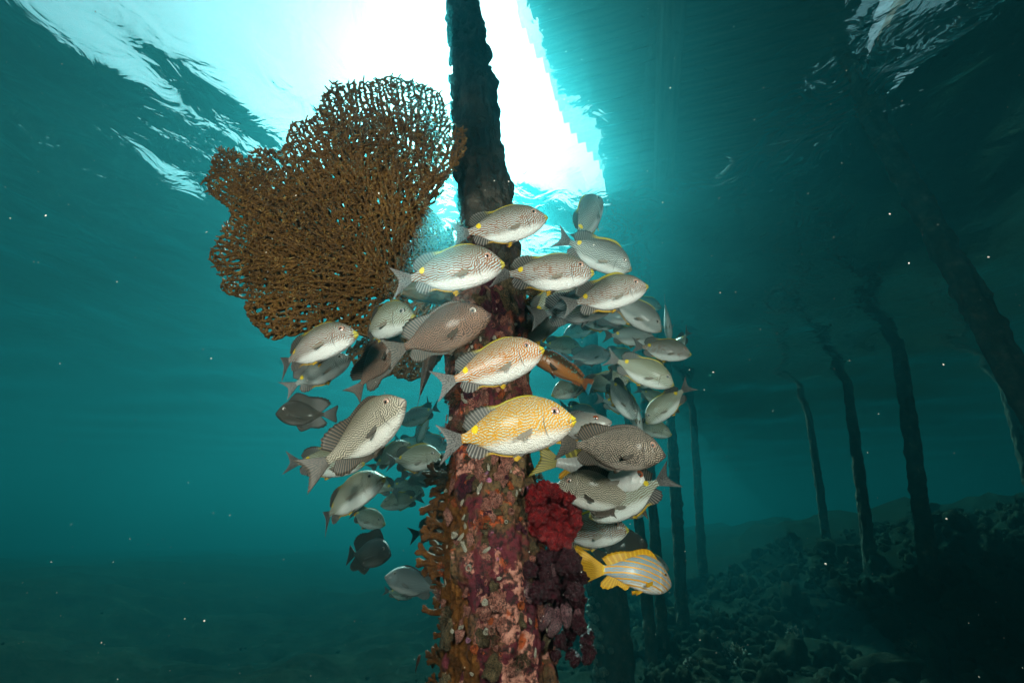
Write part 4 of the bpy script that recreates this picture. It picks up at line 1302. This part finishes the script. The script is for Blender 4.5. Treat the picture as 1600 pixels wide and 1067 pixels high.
FISH = [
    # skin, nose, tail, yaw towards the camera, real length, bend, label
    ('gold', (899, 650), (676, 694), 6, .262, .15, 'large golden lined rabbitfish with yellow back, lowest of those crossing the pile'),
    ('amber', (849, 542), (679, 606), 4, .235, -.1, 'orange lined rabbitfish with yellow back edge crossing the pile above the golden one'),
    ('line', (788, 408), (604, 440), 4, .250, .1, 'orange lined rabbitfish with pale specks in front of the coral base'),
    ('line', (854, 338), (702, 374), -4, .250, -.1, 'topmost rabbitfish crossing the pile, snout towards the bright surface'),
    ('line', (928, 424), (764, 432), 6, .255, .1, 'level rabbitfish with yellow spot beside the pile, its snout under the diving one'),
    ('brown', (766, 488), (600, 556), 5, .25, .1, 'dark reddish brown maze patterned rabbitfish in the shade under the coral'),
    ('line', (556, 516), (413, 570), 8, .235, .2, 'orange lined rabbitfish with forked tail under the coral, open water behind its tail'),
    ('pale', (646, 492), (548, 516), 42, .23, .3, 'yellow lipped rabbitfish turned towards the camera below the coral plate'),
    ('dusk', (548, 556), (440, 612), -12, .22, -.2, 'grey rabbitfish seen from below beneath the orange lined one'),
    ('brown', (622, 520), (552, 622), -8, .21, .1, 'steeply rising brown rabbitfish below the yellow lipped one'),
    ('brown', (682, 520), (650, 642), -10, .22, .0, 'dark brown rabbitfish rising almost upright beside the pile'),
    ('dark', (430, 645), (523, 650), 28, .185, .5, 'small black deep bodied rabbitfish turned away from the shoal at its outer edge'),
    ('mazelight', (635, 622), (498, 742), 8, .26, -.15, 'large pale maze patterned rabbitfish rising steeply with open mouth'),
    ('pale', (570, 722), (437, 722), -10, .23, .1, 'pale rabbitfish with yellow spot half hidden behind the steep maze patterned one'),
    ('maze', (592, 700), (478, 728), -14, .22, .1, 'brown rabbitfish whose dark tail hangs under the steep maze patterned one'),
    ('pale', (691, 712), (598, 722), 18, .215, .25, 'olive lined rabbitfish facing the pile with yellow spot and pale belly'),
    ('grey', (706, 738), (618, 742), 0, .23, .1, 'grey speckled rabbitfish tucked below the olive lined one at the pile'),
    ('pale', (598, 742), (482, 816), 8, .225, .2, 'pale gold rabbitfish climbing below the steep maze patterned one'),
    ('pale', (560, 742), (628, 772), -12, .21, -.2, 'greenish rabbitfish heading outward behind the pale gold climber'),
    ('pale', (601, 818), (538, 798), 24, .20, .2, 'small pale rabbitfish peeking out below the pale gold climber'),
    ('pale', (594, 788), (664, 776), 10, .20, -.3, 'small yellow backed rabbitfish swimming away from the pile'),
    ('dark', (610, 864), (534, 866), 22, .175, .5, 'dark tall rabbitfish with swept tail alone below the shoal'),
    ('grey', (602, 898), (694, 926), 8, .21, -.2, 'slate grey rabbitfish facing outward beside the fire coral, lowest on its side'),
    ('dusk', (728, 812), (634, 838), -6, .21, .1, 'rabbitfish slipping behind the pile, its back fin spines raised'),
    ('maze', (732, 826), (652, 842), -8, .20, .1, 'speckled rabbitfish slipping behind the pile, nearest its fire coral'),
    ('dusk', (626, 660), (694, 636), -10, .21, .2, 'shaded small rabbitfish between the steep maze patterned one and the pile'),
    ('dusk', (652, 690), (676, 622), -12, .22, .2, 'shaded rabbitfish diving beside the pile behind the golden tail'),
    ('dusk', (752, 778), (676, 792), -4, .21, .0, 'rabbitfish behind the pile with only its tail showing'),
    ('dusk', (936, 308), (892, 386), -38, .235, .1, 'rabbitfish heading straight up near the surface, highest of the shoal'),
    ('dusk', (988, 420), (866, 370), 8, .24, -.15, 'dusky rabbitfish diving with grey tail raised behind the upright one'),
    ('line', (1012, 444), (874, 480), 6, .235, .1, 'orange lined rabbitfish with white belly heading to open dark water'),
    ('dusk', (1034, 516), (940, 452), 4, .225, -.2, 'dusky rabbitfish diving below the white bellied orange lined one'),
    ('pale', (900, 438), (818, 508), -18, .235, .2, 'pale rabbitfish seen from below beside the small side coral'),
    ('grey', (962, 470), (826, 494), -10, .25, .1, 'long grey rabbitfish under the orange lined one that has a white belly'),
    ('snapper', (876, 497), (796, 552), -14, .23, .0, 'grey fish with blunt snout poking out from behind the pile'),
    ('dusk', (972, 500), (888, 504), -8, .22, .1, 'small dusky rabbitfish with forked tail in front of the pale knobbed pile'),
    ('grey', (1006, 492), (914, 490), -8, .235, .1, 'grey rabbitfish in the upper rear of the shoal, belly in shade'),
    ('dusk', (1022, 526), (938, 524), -6, .22, -.1, 'shaded rabbitfish with yellow spot and drooping forked tail in the rear'),
    ('line', (1080, 552), (984, 540), 6, .225, .1, 'fine lined rabbitfish nearest the dark open water, yellow spot on its back'),
    ('pale', (1054, 600), (944, 556), 10, .235, .1, 'white bellied rabbitfish sloping downward behind the orange brown wrasse like fish'),
    ('pale', (908, 542), (838, 538), 14, .21, .2, 'greenish rabbitfish head showing above the orange brown fish'),
    ('grey', (954, 552), (878, 562), -14, .21, .1, 'shaded olive rabbitfish in front of the pale knobbed pile'),
    ('pale', (862, 616), (934, 592), 20, .21, -.4, 'bright backed rabbitfish bending round below the orange brown fish'),
    ('pale', (982, 592), (896, 604), 6, .215, .1, 'silvery green rabbitfish with yellow spot in the middle of the rear group'),
    ('dusk', (994, 656), (940, 580), 6, .215, -.1, 'striped rabbitfish diving in the rear group with dark shadow on its flank'),
    ('dusk', (1000, 680), (984, 598), -28, .22, .3, 'slim looking rabbitfish seen end on diving in the rear group'),
    ('pale', (1008, 660), (1082, 598), -10, .22, -.2, 'yellow backed rabbitfish heading down and inward with tail raised to open water'),
    ('pale', (1050, 678), (982, 660), 26, .21, .2, 'small lined rabbitfish facing out just above the dark maze patterned one'),
    ('maze', (1040, 708), (866, 692), 6, .255, .08, 'large dark brown maze patterned rabbitfish level above the white snapper'),
    ('pale', (920, 806), (1056, 742), -6, .235, .1, 'pale rabbitfish with raised tail heading inward below the white snapper'),
    ('mazelight', (868, 756), (1020, 788), -4, .24, .1, 'pale speckled rabbitfish heading for the red soft coral, dark edged belly fin'),
    ('line', (982, 824), (846, 836), 10, .235, .1, 'orange lined rabbitfish coming out from behind the red soft coral'),
    ('dark', (1012, 848), (930, 872), -18, .2, .1, 'black maze patterned rabbitfish just above the yellow tailed fish'),
    ('dusk', (1046, 888), (976, 868), 12, .21, .1, 'rabbitfish with just its head showing behind the yellow striped fish'),
    ('dark', (850, 872), (930, 898), -6, .2, .1, 'nearly black rabbitfish in the shade beside the maroon soft coral'),
    ('dusk', (1046, 530), (1038, 464), -30, .22, .2, 'rabbitfish seen end on with its tail straight up at the rear'),
    ('pale', (1042, 560), (1084, 514), -34, .22, .3, 'rabbitfish turned away at the rear, thin tail and yellow base showing'),
    ('pale', (1000, 604), (1052, 556), -30, .23, .2, 'pale rabbitfish end on behind the white bellied sloping one'),
    ('pale', (646, 930), (598, 922), -10, .15, .0, 'distant rabbitfish with bright pale fin behind the slate grey one'),
    ('pale', (1010, 800), (930, 786), 4, .24, .1, 'pale bellied rabbitfish in the shade below the speckled one near the red soft coral'),
    ('dusk', (936, 652), (872, 632), -6, .22, .1, 'dusky rabbitfish behind the grey snapper head'),
    ('line', (950, 572), (1028, 596), -4, .25, .1, 'lined rabbitfish heading inward in the middle of the rear group'),
    ('dusk', (1002, 640), (928, 622), 8, .24, .1, 'rear rabbitfish with shaded belly above the snapper head'),
    ('pale', (1046, 632), (992, 606), 6, .22, -.1, 'small rear rabbitfish beside the slim looking end on one'),
    ('pale', (866, 470), (930, 452), -6, .25, .1, 'rear rabbitfish heading for the pile above the grey long one'),
    ('dusk', (1034, 480), (978, 466), 4, .22, .1, 'farthest dusky rabbitfish at the upper outer corner of the rear group'),
    ('pale', (664, 772), (600, 752), 6, .24, .1, 'pale rabbitfish in the gap between the climber and the fire coral'),
    ('pale', (548, 672), (610, 652), -8, .24, .1, 'pale rabbitfish deep behind the steep maze patterned one'),
    ('dusk', (700, 700), (644, 676), 6, .23, .1, 'dusky rabbitfish heading behind the pile below the golden tail'),
    ('pale', (996, 562), (934, 548), 6, .26, .1, 'rear rabbitfish just above the sloping white bellied one'),
    ('dusk', (880, 522), (944, 508), -6, .25, .1, 'shaded rabbitfish facing the central pile in front of the pale knobbed pile'),
    ('line', (1062, 642), (1002, 622), 8, .26, .1, 'lined rabbitfish tucked under the sloping white bellied one'),
    ('pale', (956, 690), (1026, 668), -6, .26, .1, 'pale rabbitfish mostly hidden behind the back of the dark maze patterned one'),
    ('pale', (980, 476), (916, 462), 6, .27, .1, 'pale rabbitfish behind the belly of the white bellied orange lined one'),
    ('dusk', (602, 672), (540, 694), 6, .26, .1, 'dusky rabbitfish deep in the gap between the black one and the pile'),
    ('pale', (664, 700), (612, 684), 4, .25, .1, 'pale rabbitfish between the snout of the steep maze patterned one and the pile'),
    ('pale', (640, 690), (574, 736), -14, .21, .1, 'pale green rabbitfish half hidden behind the olive lined one'),
]
OTHERS = [
    ('snapper', (955, 656), (806, 690), 6, .25, .1, 'plain grey snapper whose head shows beyond the golden rabbitfish', 'snapper', 1.0),
    ('white', (1026, 758), (830, 712), 8, .325, .12, 'white snapper with yellow fins and tail under the dark maze patterned fish', 'snapper', 1.0),
    ('parrot', (826, 548), (934, 604), 8, .23, -.35, 'orange brown fish with dark back and teal flecks, tail bent down', 'parrotfish', 1.0),
    ('stripe', (1052, 908), (912, 884), -14, .225, .55, 'bright yellow tailed fish with orange and blue stripes turning away', 'sweetlips', 1.0),
    ('tiny', (656, 1022), (648, 1050), 0, .07, .1, 'tiny rust brown fish hovering over the seabed near the pile', 'damselfish', 1.0),
]
def build_fish():
    rr = random.Random(8)
    for i, (sk, n, t, yaw, L, b, lab) in enumerate(FISH):
        raised = rr.choice((1.0, 1.0, 1.8, 2.8)) if i > 6 else 1.0
        bend = round((b + rr.choice((-.3, -.15, 0, .15, .3)) * (1 if i > 2 else .4)) / .15) * .15
        place_fish(sk, n, t, yaw, L, bend, lab, raised, rr.uniform(-9, 9) if i > 2 else 0)
    for sk, n, t, yaw, L, b, lab, nm, rz in OTHERS:
        place_fish(sk, n, t, yaw, L, b, lab, rz, 0, nm, 'fish of other kinds among the shoal')
build_fish()

# ------------------------------------------------------------------ bushy corals on the slope
def ground_at(px, py):
    r = ray(px, py)
    t = 0.5
    while t < 14:
        p = r * t
        if p.z < gz(p.x, p.y): return p
        t += 0.04
    return r * 5
def build_bushes():
    tan = growth_mat('tan_bush', (0.06, 0.055, 0.025), (0.14, 0.12, 0.06), (0.26, 0.23, 0.13))
    pale = growth_mat('pale_bush', (0.12, 0.13, 0.09), (0.26, 0.27, 0.2), (0.42, 0.42, 0.34))
    for k, (px, py, h, mat, lab) in enumerate([
            (1150, 1040, .16, tan, 'feathery tan coral bush on the slope below the farther piles'),
            (1250, 1000, .13, pale, 'pale branching coral clump among the rubble, lighter than its neighbours'),
            (1430, 1030, .15, tan, 'low tan coral bush at the foot of the stout leaning pile'),
            (1085, 1050, .11, tan, 'small coral bush beside the close pair of slim piles')]):
        c = ground_at(px, py)
        rr = random.Random(60 + k)
        V, F = [], []
        pts, par, rad = [Vector((0, 0, -.02))], [-1], [.012]
        tips = [0]
        for lev in range(6):
            new = []
            for i in tips:
                for _ in range(5 if lev == 0 else (2 if rr.random() < .8 else 1)):
                    base_d = (pts[i] - pts[par[i]]).normalized() if par[i] >= 0 else Vector((0, 0, 1))
                    d = (base_d + Vector((rr.gauss(0, .55), rr.gauss(0, .55), rr.gauss(.15, .35)))).normalized()
                    pts.append(pts[i] + d * h * .22 * rr.uniform(.7, 1.1)); par.append(i); rad.append(max(.0035, .010 - lev * .0013)); new.append(len(pts) - 1)
            tips = new
        V, F = tubes(pts, par, rad, [], 5)
        o = link('coral_bush', mesh('coral_bush', V, F, mats=[mat]))
        o.location = c
        tag(o, lab, 'coral', 'coral bushes on the slope')
build_bushes()

# ------------------------------------------------------------------ specks drifting in the water
def build_specks():
    m = Mat('drifting_speck')
    mat = m.done(m.bsdf((0.75, 0.72, 0.66), 0.8, 0.2))
    rr = random.Random(77)
    V, F = [], []
    oct_v = [(1, 0, 0), (-1, 0, 0), (0, 1, 0), (0, -1, 0), (0, 0, 1), (0, 0, -1)]
    oct_f = [(0, 2, 4), (2, 1, 4), (1, 3, 4), (3, 0, 4), (2, 0, 5), (1, 2, 5), (3, 1, 5), (0, 3, 5)]
    for i in range(1000):
        d = rr.uniform(0.55, 3.2)
        c = P(rr.uniform(-60, 1660), rr.uniform(-40, 1100), d)
        if c.z > WATER_Z - 0.15: continue
        s = rr.uniform(0.0005, 0.0012) * (1.0 if rr.random() < .9 else 1.8)
        o = len(V)
        for v in oct_v: V.append(c + Vector(v) * s * rr.uniform(.6, 1.3))
        F += [tuple(o + k for k in f) for f in oct_f]
    o = link('drifting_particles', mesh('drifting_particles', V, F, smooth=False, mats=[mat]))
    tag(o, 'pale specks drifting in the water everywhere', 'particles', kind='stuff')
build_specks()
